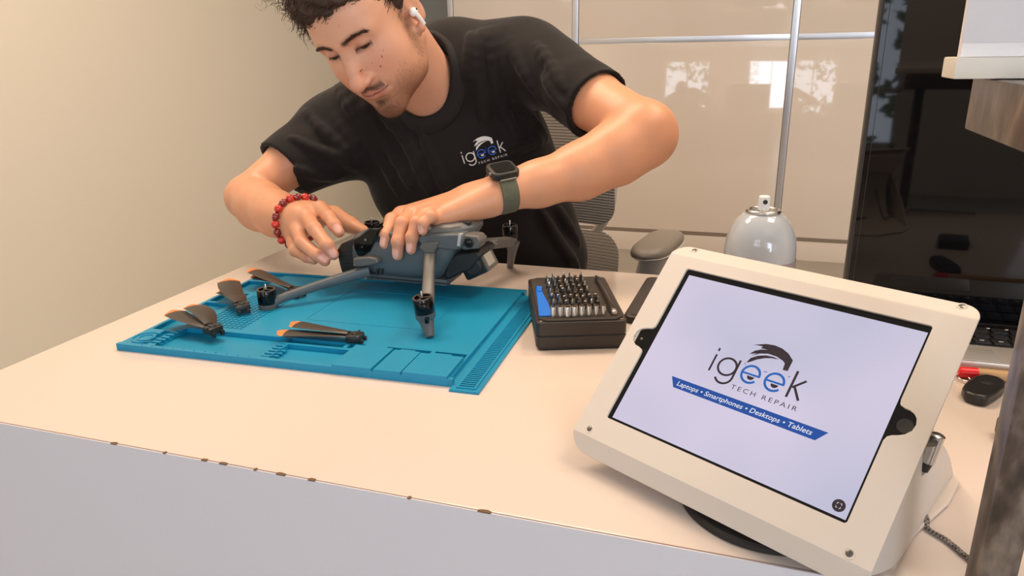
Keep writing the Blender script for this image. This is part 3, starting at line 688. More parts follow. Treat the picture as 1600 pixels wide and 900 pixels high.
# far front arm
bF = pw(797, 371, 1.07); footF = pz(797, 418, ZT)
bm = bmesh.new(); xz = [pw(718, 384, .955), pw(745, 382, .975), pw(770, 380, 1.015), pw(793, 378, 1.055), pw(801, 378, 1.068)]
arm_loft(bm, xz, [.0075, .0072, .0068, .0068, .0085], [.0095, .0090, .0085, .0085, .0085]); arm2 = bmobj('front_arm', bm, M_['dronearm'], drone, smooth=50)
motor(bF, (0, 0, 1), arm2)
bm = bmesh.new(); arm_loft(bm, [pw(802, 377, 1.068), pw(800, 394, 1.068), footF + Vector((0, 0, .001))], [.0105, .0068, .0050], [.0085, .0062, .0045], Vector((0, 1, 0))); bmobj('landing_leg', bm, M_['dronearm'], arm2, smooth=50)
me = text_mesh('3 CLASSIC', .0072, bold=.0001); bm = bmesh.new(); ta, tb = pw(746, 382, .977), pw(778, 380, 1.029); dx = (tb - ta).normalized(); w = max(v.co.x for v in me.vertices)
sdn = dx.cross(Vector((0, 0, 1))).normalized(); sc = (tb - ta).length * .78 / w
off = sdn * (.0074 if sdn.y < 0 else -.0074)
mesh_to_bm(bm, me, lambda x, y: ta + dx * (x * sc) + Vector((0, 0, 1)) * (y * sc) + off); bmobj('arm_lettering', bm, M_['chairgrey'], arm2, smooth=False)
# rear arms
bR = pw(418, 474, .792); footR = pw(420, 487, .792)
bm = bmesh.new(); arm_loft(bm, [pw(577, 423, .888), pw(560, 427, .880), pw(500, 445, .842), pw(450, 462, .808), pw(432, 470, .798), pw(420, 479, .792)], [.0078, .0074, .0060, .0056, .0060, .0085], [.0088, .0078, .0062, .0056, .0058, .0062]); arm3 = bmobj('rear_arm', bm, M_['drone'], drone, smooth=50)
motor(bR, (0.02, 0, 1), arm3)
bm = bmesh.new(); lathe(bm, [(.0108, -.0085), (.0126, -.005), (.0126, .0005)], 32, align_z(bR, (0, 0, 1))); lathe(bm, [(.004, -.016), (.0048, -.008)], 16, align_z(bR, (0, 0, 1))); bmobj('motor_mount', bm, M_['dronearm'], arm3)
bm = bmesh.new(); arm_loft(bm, [Vector((-.515, .968, .815)), Vector((-.55, 1.0, .812)), Vector((-.590, 1.045, .800))], [.008, .0068, .0085], [.0088, .0072, .0062]); arm4 = bmobj('rear_arm', bm, M_['drone'], drone, smooth=50)
motor(Vector((-.592, 1.048, .803)), (0, 0, 1), arm4)

# ------------------------------------------------------------------ loose folding propellers
def blade(bm_b, bm_t, root, tip, w, curve, lift=0.0):
    root, tip = Vector(root), Vector(tip); d = tip - root; L = d.length; d.normalize(); s = Vector((0, 0, 1)).cross(d).normalized(); n = 24; secs = []
    for k in range(n + 1):
        t = k / n; ww = w * (0.50 + .62 * math.sin(min(1, t * 1.5) * math.pi / 2) - .12 * t) * (1.0 if t < .86 else math.sqrt(max(.03, 1 - ((t - .86) / .145) ** 2)))
        c = root + d * (L * t) + s * (curve * math.sin(math.pi * t)) + Vector((0, 0, lift * math.sin(math.pi * t * .8)))
        tw = math.radians(14 * (1 - t) + 3); up = Vector((0, 0, 1))
        a = s * math.cos(tw) + up * math.sin(tw); b_ = -s * math.sin(tw) + up * math.cos(tw)
        th = .0011 * (1 - .5 * t)
        secs.append([c + a * (ww * .5 * q) + b_ * (th * r_ + .0022 * (1 - q * q)) for q, r_ in ((-1, 0), (-.5, .8), (0, 1), (.6, .8), (1, 0), (.6, -.8), (0, -1), (-.5, -.8))])
    loft(bm_b, secs[:22]); loft(bm_t, [[p + (p - (sum(q_, Vector()) / 8)) * .02 for p in q_] for q_ in secs[21:]])
def propeller(label, hub, tips, z, w=.021, flip=1):
    h = M2W(*hub); h.z = z
    t = thing('propeller', label, 'propeller', (h.x, h.y, z - .006), group='loose propellers on the blue mat')
    for i, (tp, cv, lf) in enumerate(tips):
        tw_ = M2W(*tp[:2]); tw_.z = z + tp[2]
        b1, b2_ = bmesh.new(), bmesh.new(); dirn = (tw_ - h).normalized()
        blade(b1, b2_, h + dirn * .008 + Vector((0, 0, .003 * i)), tw_, w, cv, lf); bl = bmobj('blade', b1, M_['prop'], t, smooth=40); bmobj('blade_tip', b2_, M_['orange'], bl, smooth=40, label='orange blade tip')
    d0 = (M2W(*tips[0][0][:2]) - h); ang = math.atan2(d0.y, d0.x); Mh = Matrix.Translation(h) @ Matrix.Rotation(ang, 4, 'Z')
    bm = bmesh.new(); box(bm, (-.009, -.0095, -.0050), (.010, .0095, .0045), .003, M=Mh); hb = bmobj('hub', bm, M_['black'], t)
    bm = bmesh.new(); lathe(bm, [(.0042, .0045), (.0042, .0062), (.0028, .0064), (.0026, .0050)], 20, Mh)
    for y in (-.0085, .0085): lathe(bm, [(.0015, .0045), (.0015, .0058), (.0006, .0060)], 12, Mh @ Matrix.Translation((-.002, y, 0)))
    bmobj('hub_screw', bm, M_['darksteel'], hb)
    bm = bmesh.new()
    for y in (-.0065, .0055): box(bm, (-.0115, y - .002, -.0075), (-.006, y + .002, -.001), .0006, M=Mh)
    bmobj('hub_clip', bm, M_['black'], hb)
    return t
propeller('folded brown-black propeller nearest the round tray corner, two blades spread', (101, 52), [((14, 84, .003), .004, .003), ((30, 103, .005), -.004, .004)], ZT + .0165, .029)
propeller('folded brown-black propeller on the left strip between two others, blades pointing away', (86, 133), [((8, 212, .006), .004, .004), ((22, 180, .000), -.004, .003)], ZT + .0170, .031)
propeller('folded brown-black propeller lying behind the rear motor of the drone', (121, 211), [((12, 262, .008), .003, .004), ((24, 250, .003), -.002, .002)], ZT + .0165, .026)
propeller('folded brown-black propeller with two orange tips lying mid-mat before the drone', (284, 77), [((184, 66, .001), -.002, .0), ((190, 88, .004), .002, .002)], ZT + .0132, .026)

# ------------------------------------------------------------------ screwdriver bit kit
KA = math.radians(20); KM = Matrix.Translation((-.2241, .7621, ZT)) @ Matrix.Rotation(KA, 4, 'Z')
kit = thing('bit_case', 'open black screwdriver bit case with a foam tray, right of the blue mat', 'tool case', mat=KM)
def rr_box(bm, x0, y0, x1, y1, z0, z1, r, M=None): return prism(bm, round_rect(x0, y0, x1, y1, r, 5), z0, z1, M)
bm = bmesh.new(); rr_box(bm, 0.0015, .0015, .1065, .1745, .0, .004, .008); rr_box(bm, 0, 0, .108, .176, .003, .0175, .008)
bev(bmobj('lower_case', bm, M_['kit'], kit, local=True), .0012)
bm = bmesh.new(); rr_box(bm, 0.001, .001, .107, .175, .017, .0192, .008); bmobj('case_gap', bm, M_['blackmatte'], kit, local=True)
bm = bmesh.new(); rr_box(bm, 0, 0, .108, .176, .0188, .0355, .008); bev(bmobj('bit_tray', bm, M_['kit'], kit, local=True), .001)
bm = bmesh.new()
P = [(.014, .003), (.094, .003), (.104, .011), (.105, .165), (.096, .172), (.012, .173), (.003, .165), (.004, .011)]
prism(bm, P, .035, .0375); foam = bev(bmobj('foam_insert', bm, mat('dark_foam', (.034, .026, .021), .85, bump=(900, .3, .0006)), kit, local=True), .0006)
bm = bmesh.new()
for cx, cy in ((.006, .006), (.102, .006), (.006, .170), (.102, .170)): lathe(bm, [(.0022, .0352), (.0022, .0362), (.0010, .0365)], 14, Matrix.Translation((cx, cy, 0)))
bmobj('corner_magnet', bm, M_['steel'], kit, local=True)
bm = bmesh.new()
for r in range(6):
    for c in range(8): rr_box(bm, .0215 + c * .0078, .0385 + r * .0212, .0265 + c * .0078, .0435 + r * .0212, .0374, .0377, .001)
bmobj('bit_slots', bm, M_['blackmatte'], kit, smooth=False, local=True)
# bits: one master, copied
def bit_master(kind):
    t = thing('screwdriver_bit' if kind < 3 else 'socket', 'x', 'x')
    if kind < 3:
        bm = bmesh.new(); lathe(bm, [(.0023, -.006), (.0023, .0042), (.0016, .0050)], 6); bmobj('shank', bm, M_['darksteel'], t, smooth=False, local=True)
        bm = bmesh.new(); prof = [[(.0014, .0048), (.0012, .0085), (.0005, .0100)], [(.0011, .0048), (.0010, .0090), (.0010, .0100)], [(.0021, .0048), (.0021, .0072), (.0012, .0076)]][kind]; lathe(bm, prof, 8); bmobj('tip', bm, M_['steel'], t, local=True)
    else:
        r = .0036; bm = bmesh.new(); lathe(bm, [(r, -.006), (r, .0115), (r * .92, .0122), (r * .62, .0122), (r * .60, .0095), (.0002, .0095)], 24); bmobj('barrel', bm, M_['steel'], t, local=True)
        bm = bmesh.new(); lathe(bm, [(r * .6, .0096), (r * .6, .0100), (.0002, .0100)], 6); bmobj('bore', bm, M_['blackmatte'], t, local=True)
    return t
def dup(root, M, label=None, group=None, cat=None):
    r = root.copy(); COL.objects.link(r); r.matrix_world = M
    if label: r['label'] = label
    if group: r['group'] = group
    if cat: r['category'] = cat
    for ch in root.children:
        c = ch.copy(); COL.objects.link(c); c.parent = r
    return r
masters = [bit_master(k) for k in range(4)]; used = [False] * 4
def place_bit(k, M, label, group, cat):
    if not used[k]:
        used[k] = True; o = masters[k]; o.matrix_world = M; WM[o.name] = M; tag(o, label, cat, group); return o
    return dup(masters[k], M, label, group, cat)
random.seed(11)
for r in range(6):
    for c in range(7 if r > 1 else 8):
        k = [0, 1, 2][(r * 3 + c) % 3] if r != 1 else 2
        z = .0375 + random.uniform(-.0005, .0035)
        M = KM @ Matrix.Translation((.024 + c * .0078, .041 + r * .0212, z + .003)) @ Matrix.Rotation(random.uniform(0, 1), 4, 'Z')
        rown = ['just behind the nut sockets', 'second behind the nut sockets', 'third behind the nut sockets', 'third from the back', 'second from the back', 'at the very back'][r]
        lab = ['pointed', 'flat-ended', 'blunt thick'][k] + ' steel bit in the case row ' + rown + ', ' + ['leftmost', 'second from left', 'third from left', 'fourth from left', 'fifth from left', 'sixth from left', 'seventh from left', 'eighth from left'][c]
        place_bit(k, M, lab, ['pointed bits in the case', 'flat-ended bits in the case', 'blunt bits in the case'][k], 'screwdriver bit')
for c in range(8):
    s = [.95, .95, 1.25, 1.1, 1.0, .92, .82, .78][c]
    M = KM @ Matrix.Translation((.0215 + c * .0086, .0165, .0375)) @ Matrix.Diagonal((s, s, 1, 1))
    place_bit(3, M, 'steel nut socket in the front row of the bit case, ' + ['leftmost beside the blue tool', 'second from blue tool', 'widest, third from blue tool', 'fourth from the blue tool', 'fifth from the blue tool', 'third from the right end', 'second from the right end', 'rightmost and narrowest'][c], 'nut sockets in the front row', 'socket')
bt = thing('opening_pick', 'bright blue plastic prying tool lying in the bit case slot', 'prying tool', mat=KM @ Matrix.Translation((.012, .07, .0375)))
bm = bmesh.new(); prism(bm, [(-.0075, -.054), (.0085, -.054), (.0075, -.01), (.0035, .030), (.0030, .046), (.0045, .058), (-.0035, .060), (-.0045, .046), (-.0055, .02)], .0, .0022)
bev(bmobj('blade_body', bm, M_['bluetool'], bt, local=True), .0008)
bm = bmesh.new(); prism(bm, [(-.003, .034), (.002, .034), (.003, .052), (-.003, .054)], .0021, .0036); bmobj('raised_grip', bm, M_['bluetool'], bt, local=True)
dr = thing('precision_screwdriver', 'slim dark screwdriver with knurled ends along the right side of the bit case', 'screwdriver', mat=KM @ Matrix.Translation((.0945, .088, .0405)))
bm = bmesh.new(); Mz = Matrix.Rotation(math.radians(90), 4, 'X'); lathe(bm, [(.0028, -.066), (.0040, -.062), (.0040, -.046), (.0032, -.044), (.0032, .040), (.0043, .043), (.0043, .066), (.003, .069)], 20, Mz); bmobj('barrel', bm, M_['kit'], dr, local=True)
bm = bmesh.new(); lathe(bm, [(.0038, .0665), (.0038, .0735), (.003, .075)], 20, Mz); lathe(bm, [(.0016, -.076), (.0022, -.072), (.0022, -.064)], 12, Mz); bmobj('metal_end', bm, M_['steel'], dr, local=True)
bm = bmesh.new()
for k in range(14):
    a = k * math.tau / 14
    for z0, z1, r in ((-.061, -.047, .0040), (.044, .065, .0043)): tube(bm, [Mz @ Vector((r * math.cos(a), r * math.sin(a), z0)), Mz @ Vector((r * math.cos(a), r * math.sin(a), z1))], .0004, 5)
bmobj('knurling', bm, M_['black'], dr, local=True)
ld = thing('case_lid', 'flat black case lid lying on the desk behind the tablet, right of the bit case', 'lid', (-.085, .97, ZT), math.radians(-2))
bm = bmesh.new(); rr_box(bm, -.054, -.090, .054, .092, 0, .010, .011); o = bev(bmobj('lid_shell', bm, M_['kit'], ld, local=True), .002)
bm = bmesh.new(); rr_box(bm, -.046, -.082, .046, .084, .0098, .0105, .006); bmobj('inner_panel', bm, M_['kit'], ld, local=True)

# ------------------------------------------------------------------ monitor, keyboard, small things on the right
mon = thing('monitor', 'large black glossy monitor standing at the right behind the tablet', 'monitor', (.47, 1.0, ZT))
bm = bmesh.new(); box(bm, (.1240, .952, .7615), (.82, .975, 1.24), .004); bmobj('back_shell', bm, M_['black'], mon)
bm = bmesh.new(); box(bm, (.1250, .9495, .762), (.819, .9525, 1.239), .001); bmobj('glass_panel', bm, M_['blackgloss'], mon)
bm = bmesh.new()
box(bm, (.1250, .9485, .762), (.1275, .9500, 1.239)); box(bm, (.1330, .9490, .762), (.1336, .9500, 1.239)); bmobj('bezel_line', bm, M_['black'], mon)
bm = bmesh.new(); box(bm, (.42, .975, .80), (.52, .995, 1.0), .004); box(bm, (.445, .990, .755), (.495, 1.005, .95), .003); bmobj('neck', bm, M_['black'], mon)
bm = bmesh.new(); box(bm, (.36, .955, ZT), (.58, 1.09, ZT + .006), .002); bmobj('foot', bm, M_['black'], mon)
kb = thing('keyboard', 'silver keyboard with black keys and palm rest in front of the black monitor', 'keyboard', (.33, .885, ZT))
bm = bmesh.new(); box(bm, (.150, .833, ZT), (.60, .945, ZT + .0135), .003); bmobj('base', bm, M_['silver'], kb)
bm = bmesh.new(); box(bm, (.160, .883, ZT + .013), (.592, .942, ZT + .0142), .0005); bmobj('key_bed', bm, M_['black'], kb)
bm = bmesh.new(); box(bm, (.170, .8345, ZT + .0132), (.272, .872, ZT + .0142), .0008); bmobj('touch_pad', bm, M_['silver'], kb)
for r in range(3):
    x = .164 + r * .004
    while x < .575:
        w = .016 if not (r == 0 and .33 < x < .4) else .034
        bm = bmesh.new(); box(bm, (x, .886 + r * .0185, ZT + .0140), (x + w, .886 + r * .0185 + .0155, ZT + .0166), .0012); ky = bmobj('key', bm, M_['blackmatte'], kb)
        if r == 0:
            bm = bmesh.new(); box(bm, (x + .006, .892, ZT + .01655), (x + .0105, .8935, ZT + .01675)); bmobj('key_mark', bm, M_['white'], ky, smooth=False)
        x += w + .003
pen = thing('marker_pen', 'pale wooden marker with a red cap lying in front of the keyboard', 'marker', (.26, .817, ZT))
Mp = align_z((.2285, .8165, ZT + .0062), (1, .02, 0))
bm = bmesh.new(); lathe(bm, [(.0040, 0), (.0058, .002), (.0064, .0175)], 20, Mp); bmobj('cap', bm, M_['red'], pen)
bm = bmesh.new(); lathe(bm, [(.0058, .0172), (.0060, .0176), (.0060, .12), (.004, .126)], 20, Mp); bmobj('barrel', bm, M_['wood'], pen)
fob = thing('car_key', 'black car key fob with a metal ring on the desk beside the tablet', 'key fob', (.25, .785, ZT))
bm = bmesh.new(); zt = ZT + .012; P = [pz(u, v, zt) for u, v in ((1504, 603), (1508, 597), (1522, 586), (1540, 583), (1560, 587), (1572, 594), (1571, 602), (1556, 613), (1543, 620), (1524, 617), (1508, 611))]
prism(bm, [(p.x, p.y) for p in P], ZT + .0005, zt); fb = bev(bmobj('body', bm, M_['black'], fob), .003, 3, 25)
cf = pz(1541, 598, zt); bm = bmesh.new(); ring_arc(bm, 0, 0, .0058, .0068, 0, 360, 0, .0005, Matrix.Translation(cf) @ Matrix.Diagonal((1, .8, 1, 1)), 28); bmobj('button_outline', bm, M_['kit'], fb)
bm = bmesh.new(); lathe(bm, [(.0055, -.001), (.0055, .0002), (.005, .0004)], 24, Matrix.Translation(cf) @ Matrix.Diagonal((1, .8, 1, 1))); bmobj('button', bm, M_['blackmatte'], fb)
def torus(bm, M, R, r, n=36, m=10):
    g = [[bm.verts.new(M @ Vector(((R + r * math.cos(b)) * math.cos(a), (R + r * math.cos(b)) * math.sin(a), r * math.sin(b)))) for b in [j * math.tau / m for j in range(m)]] for a in [i * math.tau / n for i in range(n)]]
    for i in range(n):
        for j in range(m): bm.faces.new((g[i][j], g[(i + 1) % n][j], g[(i + 1) % n][(j + 1) % m], g[i][(j + 1) % m]))
bm = bmesh.new(); q = pz(1507, 592, ZT + .002); torus(bm, Matrix.Translation(q + Vector((0, 0, .0006))) @ Matrix.Rotation(.12, 4, 'Y'), .0072, .0009); torus(bm, Matrix.Translation(q + Vector((.009, .002, .0016))) @ Matrix.Rotation(.3, 4, 'X'), .0050, .0008); bmobj('key_ring', bm, M_['steel'], fob)
blk = thing('card_reader', 'small black ribbed gadget half hidden behind the stone post at the right', 'gadget', (.235, .672, ZT))
bm = bmesh.new(); q = pz(1604, 672, ZT + .016); box(bm, (q.x - .018, q.y - .018, ZT), (q.x + .03, q.y + .02, ZT + .018), .004, seg=3); bmobj('body', bm, M_['black'], blk)
bm = bmesh.new()
for k in range(4): box(bm, (q.x - .0186, q.y - .015 + .008 * k, ZT + .004), (q.x - .017, q.y - .012 + .008 * k, ZT + .015), .0004, seg=1)
bmobj('rib', bm, M_['rubber'], blk)
# spray can
YC = .80; cc = pw(1190, 360, YC); zr = pw(1193, 331, YC).z; zn = pw(1193, 306, YC).z; RC = .0372
can = thing('spray_can', 'pale grey-blue aerosol spray can with a white nozzle behind the tablet', 'spray can', (cc.x, YC, ZT))
zsh = pw(1190, 392, YC).z; prof = [(RC * .93, ZT), (RC, ZT + .003), (RC, zsh - .004)]
for k in range(13):
    t = k / 12; a = t * math.radians(72); prof.append((.0165 + (RC - .0165) * (math.cos(a) - math.cos(math.radians(72))) / (1 - math.cos(math.radians(72))), zsh + (zr - zsh) * math.sin(a) / math.sin(math.radians(72))))
bm = bmesh.new(); lathe(bm, prof, 56, Matrix.Translation((cc.x, YC, 0))); bmobj('can_body', bm, mat('can_paint', (.50, .53, .57), .12, spec=.6, coat=.6, noise=(20, .02)), can, smooth=40)
bm = bmesh.new(); lathe(bm, [(RC + .0004, ZT + .01), (RC + .0004, zsh - .006)], 56, Matrix.Translation((cc.x, YC, 0)), close=False); bmobj('can_label', bm, mat('can_label_paint', (.36, .30, .30), .25), can, smooth=40)
bm = bmesh.new(); torus(bm, Matrix.Translation((cc.x, YC, zr + .001)), .0160, .0022, 48, 12); bmobj('rim', bm, M_['steel'], can)
bm = bmesh.new(); lathe(bm, [(.0150, zr - .002), (.006, zr - .001), (.0052, zr + .003), (.0052, zr + .005)], 32, Matrix.Translation((cc.x, YC, 0))); bmobj('valve_cup', bm, M_['steel'], can)
bm = bmesh.new(); lathe(bm, [(.0060, zr + .003), (.0062, zr + .005), (.0058, zn - .001), (.0050, zn)], 28, Matrix.Translation((cc.x, YC, 0))); nz = bmobj('nozzle', bm, M_['white'], can)
bm = bmesh.new(); lathe(bm, [(.0024, .0), (.0024, .0012), (.0018, .0014)], 20, align_z((cc.x + .001, YC - .0055, (zr + zn) / 2 + .003), (0.1, -1, .1))); bmobj('spray_hole', bm, M_['blackmatte'], nz)

# ------------------------------------------------------------------ raised stone ledge, post and sign
led = thing('stone_ledge', 'mottled brown stone ledge with its post at the right edge of the desk', 'stone ledge', (.3, .43, 0))
bm = bmesh.new(); box(bm, (.130, .36, 1.0365), (.9, .546, 1.069), .0015); bmobj('ledge_slab', bm, M_['granite'], led)
bm = bmesh.new(); box(bm, (.1440, .4120, 0.0), (.1640, .4305, 1.0365), .001); bmobj('post', bm, M_['granite'], led)
sg = thing('countertop_sign', 'white framed sign with a grey print standing on the brown stone ledge', 'sign', (.3, .51, 1.069))
bm = bmesh.new(); box(bm, (.1090, .500, 1.0695), (.42, .532, 1.0815), .001); bmobj('sign_base', bm, mat('cream_base', (.78, .71, .62), .45, noise=(10, .02)), sg)
bm = bmesh.new(); box(bm, (.1120, .506, 1.0815), (.40, .514, 1.34), .0008); bmobj('sign_panel', bm, M_['paper'], sg)
bm = bmesh.new(); q0 = pw(1503, 67, .5055); box(bm, (q0.x, .5054, q0.z), (.385, .5062, 1.32)); bmobj('sign_print', bm, mat('grey_print', (.68, .64, .65), .5, noise=(60, .05)), sg, smooth=False, label='pale grey printed area')

# ------------------------------------------------------------------ office chair
CHX, CHY = -.53, 1.60
ch = thing('office_chair', 'grey office chair with a striped mesh back, behind the man in the black t-shirt', 'chair', (CHX, CHY - .2, 0))
def back_panel(z0, z1, hw, bulge, ycen, name, ns, rb):
    bm = bmesh.new(); idx = []
    H = (z1 - z0) / ns
    for i in range(ns):
        za = z0 + i * H - (H * .35 if i % 2 == 0 and i else 0); zb = z0 + (i + 1) * H - (H * .35 if i % 2 else 0); zc = (za + zb) / 2; t = (zc - z0) / (z1 - z0)
        w = hw
        for tt in (t, 1 - t):
            dz = tt * (z1 - z0)
            if dz < rb: w -= (rb - math.sqrt(max(0, rb * rb - (rb - dz) ** 2)))
        n = 18; front = []
        for k in range(n + 1):
            u = -1 + 2 * k / n; x = CHX + w * u; y = ycen + bulge * (1 - (w / hw * u) ** 2) - .025 * math.sin(math.pi * t)
            front.append((x, y))
        a = [bm.verts.new((x, y, za)) for x, y in front]; b_ = [bm.verts.new((x, y, zb)) for x, y in front]
        c = [bm.verts.new((x, y + .004, za)) for x, y in front]; d = [bm.verts.new((x, y + .004, zb)) for x, y in front]
        mi = 0 if i % 2 else 1
        for k in range(n):
            for f in ((a[k], a[k + 1], b_[k + 1], b_[k]), (c[k + 1], c[k], d[k], d[k + 1]), (b_[k], b_[k + 1], d[k + 1], d[k]), (a[k + 1], a[k], c[k], c[k + 1])):
                fc = bm.faces.new(f); fc.material_index = mi
        for k in (0, n): fc = bm.faces.new((a[k], b_[k], d[k], c[k]) if k == 0 else (b_[k], a[k], c[k], d[k])); fc.material_index = mi
    o = bmobj(name, bm, [M_['mesh'], M_['meshlight']], ch, smooth=False); return o
bp = back_panel(.708, 1.02, .252, .05, CHY - .02, 'backrest', 96, .05)
lp = back_panel(.50, .700, .270, .05, CHY - .05, 'lumbar_panel', 60, .05)
bm = bmesh.new(); tube(bm, smooth_path([(CHX - .2, CHY + .06, 1.0), (CHX - .22, CHY + .05, .72), (CHX, CHY + .1, .55), (CHX + .22, CHY + .05, .72), (CHX + .2, CHY + .06, 1.0)], 8), .012, 10); bmobj('back_frame', bm, M_['chairgrey'], ch)
bm = bmesh.new(); box(bm, (CHX - .25, CHY - .50, .43), (CHX + .25, CHY - .04, .48), .02, seg=3); bmobj('seat', bm, M_['mesh'], ch)
for s in (-1, 1):
    ax_ = CHX + s * .355; L = []; zd = -.13 if s < 0 else 0.0
    bm = bmesh.new(); n = 14; secs = []
    for k in range(n + 1):
        t = k / n; y = CHY - .30 + .20 * t + .0; wv = .038 * math.sqrt(max(.02, 1 - (2 * t - 1) ** 4)); hv = .017 * math.sqrt(max(.03, 1 - (2 * t - 1) ** 4)); x = ax_ + s * .03 * t
        secs.append([Vector((x + wv * math.copysign(abs(math.cos(a)) ** .8, math.cos(a)), y, .722 + zd + hv * math.copysign(abs(math.sin(a)) ** .8, math.sin(a)))) for a in [j * math.tau / 18 for j in range(18)]])
    loft(bm, secs); pd = bmobj('armrest_pad', bm, M_['armpad'], ch, smooth=60)
    bm = bmesh.new(); secs = [[Vector((p.x + (p.x - (ax_ + s * .03 * i / n)) * .05, p.y, .716 + zd + (p.z - .722 - zd) * .12)) for p in sec] for i, sec in enumerate(secs)]; loft(bm, secs); bmobj('pad_rim', bm, M_['chairgrey'], pd, smooth=60, label='light rim under the pad')
    bm = bmesh.new(); tube(bm, smooth_path([(ax_ + s * .01, CHY - .2, .705 + zd), (ax_ - s * .005, CHY - .19, .64 + zd * .6), (ax_ - s * .03, CHY - .2, .55), (CHX + s * .22, CHY - .22, .44)], 6), [.028] * 6 + [.024] * 6 + [.02] * 7, 14); bmobj('armrest_post', bm, M_['chairgrey'], ch)
bm = bmesh.new(); lathe(bm, [(.03, .09), (.03, .25), (.022, .25), (.022, .44)], 20, Matrix.Translation((CHX, CHY - .27, 0))); bmobj('column', bm, M_['black'], ch)
for k in range(5):
    a = k * math.tau / 5 + .3; d = Vector((math.cos(a), math.sin(a), 0)); c = Vector((CHX, CHY - .27, 0))
    bm = bmesh.new(); tube(bm, [c + Vector((0, 0, .11)), c + d * .28 + Vector((0, 0, .065))], [.025, .016], 12); ft = bmobj('base_leg', bm, M_['chairgrey'], ch)
    bm = bmesh.new(); lathe(bm, [(.028, -.012), (.030, 0), (.028, .012)], 20, align_z(c + d * .29 + Vector((0, 0, .0305)), d.cross(Vector((0, 0, 1))))); bmobj('castor', bm, M_['black'], ft)
# ------------------------------------------------------------------ the man: smooth-union bodies meshed with surface nets
def A3(v): return np.array([v[0], v[1], v[2]], np.float32)
def s_ball(c, r):
    c = A3(c); return lambda P: np.linalg.norm(P - c, axis=1) - r
def s_ell(c, r, Rm=None):
    c = A3(c); r = A3(r)
    def f(P):
        q = P - c
        if Rm is not None: q = q @ Rm
        k0 = np.linalg.norm(q / r, axis=1); k1 = np.linalg.norm(q / (r * r), axis=1) + 1e-9
        return k0 * (k0 - 1) / k1
    return f
def s_cap(a, b, ra, rb=None, sq=None):
    """tapered capsule; sq = (axis vector, factor): squashed along that axis"""
    a = A3(a); b = A3(b); rb = ra if rb is None else rb; ba = b - a; bb = float(ba @ ba) + 1e-12
    def f(P):
        pa = P - a; h = np.clip(pa @ ba / bb, 0, 1); d = pa - h[:, None] * ba
        if sq is not None:
            n = A3(sq[0]); m = d @ n; d = d + (m * (1 / sq[1] - 1))[:, None] * n
            return (np.linalg.norm(d, axis=1) - (ra + (rb - ra) * h)) * min(1.0, sq[1])
        return np.linalg.norm(d, axis=1) - (ra + (rb - ra) * h)
    return f
class Sdf:
    def __init__(s): s.ops = []
    def add(s, f, k=.01): s.ops.append((0, f, k)); return s
    def sub(s, f, k=.005): s.ops.append((1, f, k)); return s
    def cut(s, f, k=.0005): s.ops.append((2, f, k)); return s     # intersection
    def disp(s, f): s.ops.append((3, f, 0)); return s
    def __call__(s, P):
        d = None
        for op, f, k in s.ops:
            e = f(P)
            if op == 3: d = d + e; continue
            if d is None: d = e; continue
            if op == 0: h = np.maximum(k - np.abs(d - e), 0) / k; d = np.minimum(d, e) - h * h * k * .25
            elif op == 1: e = -e; h = np.maximum(k - np.abs(d - e), 0) / k; d = np.maximum(d, e) + h * h * k * .25
            else: h = np.maximum(k - np.abs(d - e), 0) / k; d = np.maximum(d, e) + h * h * k * .25
        return d
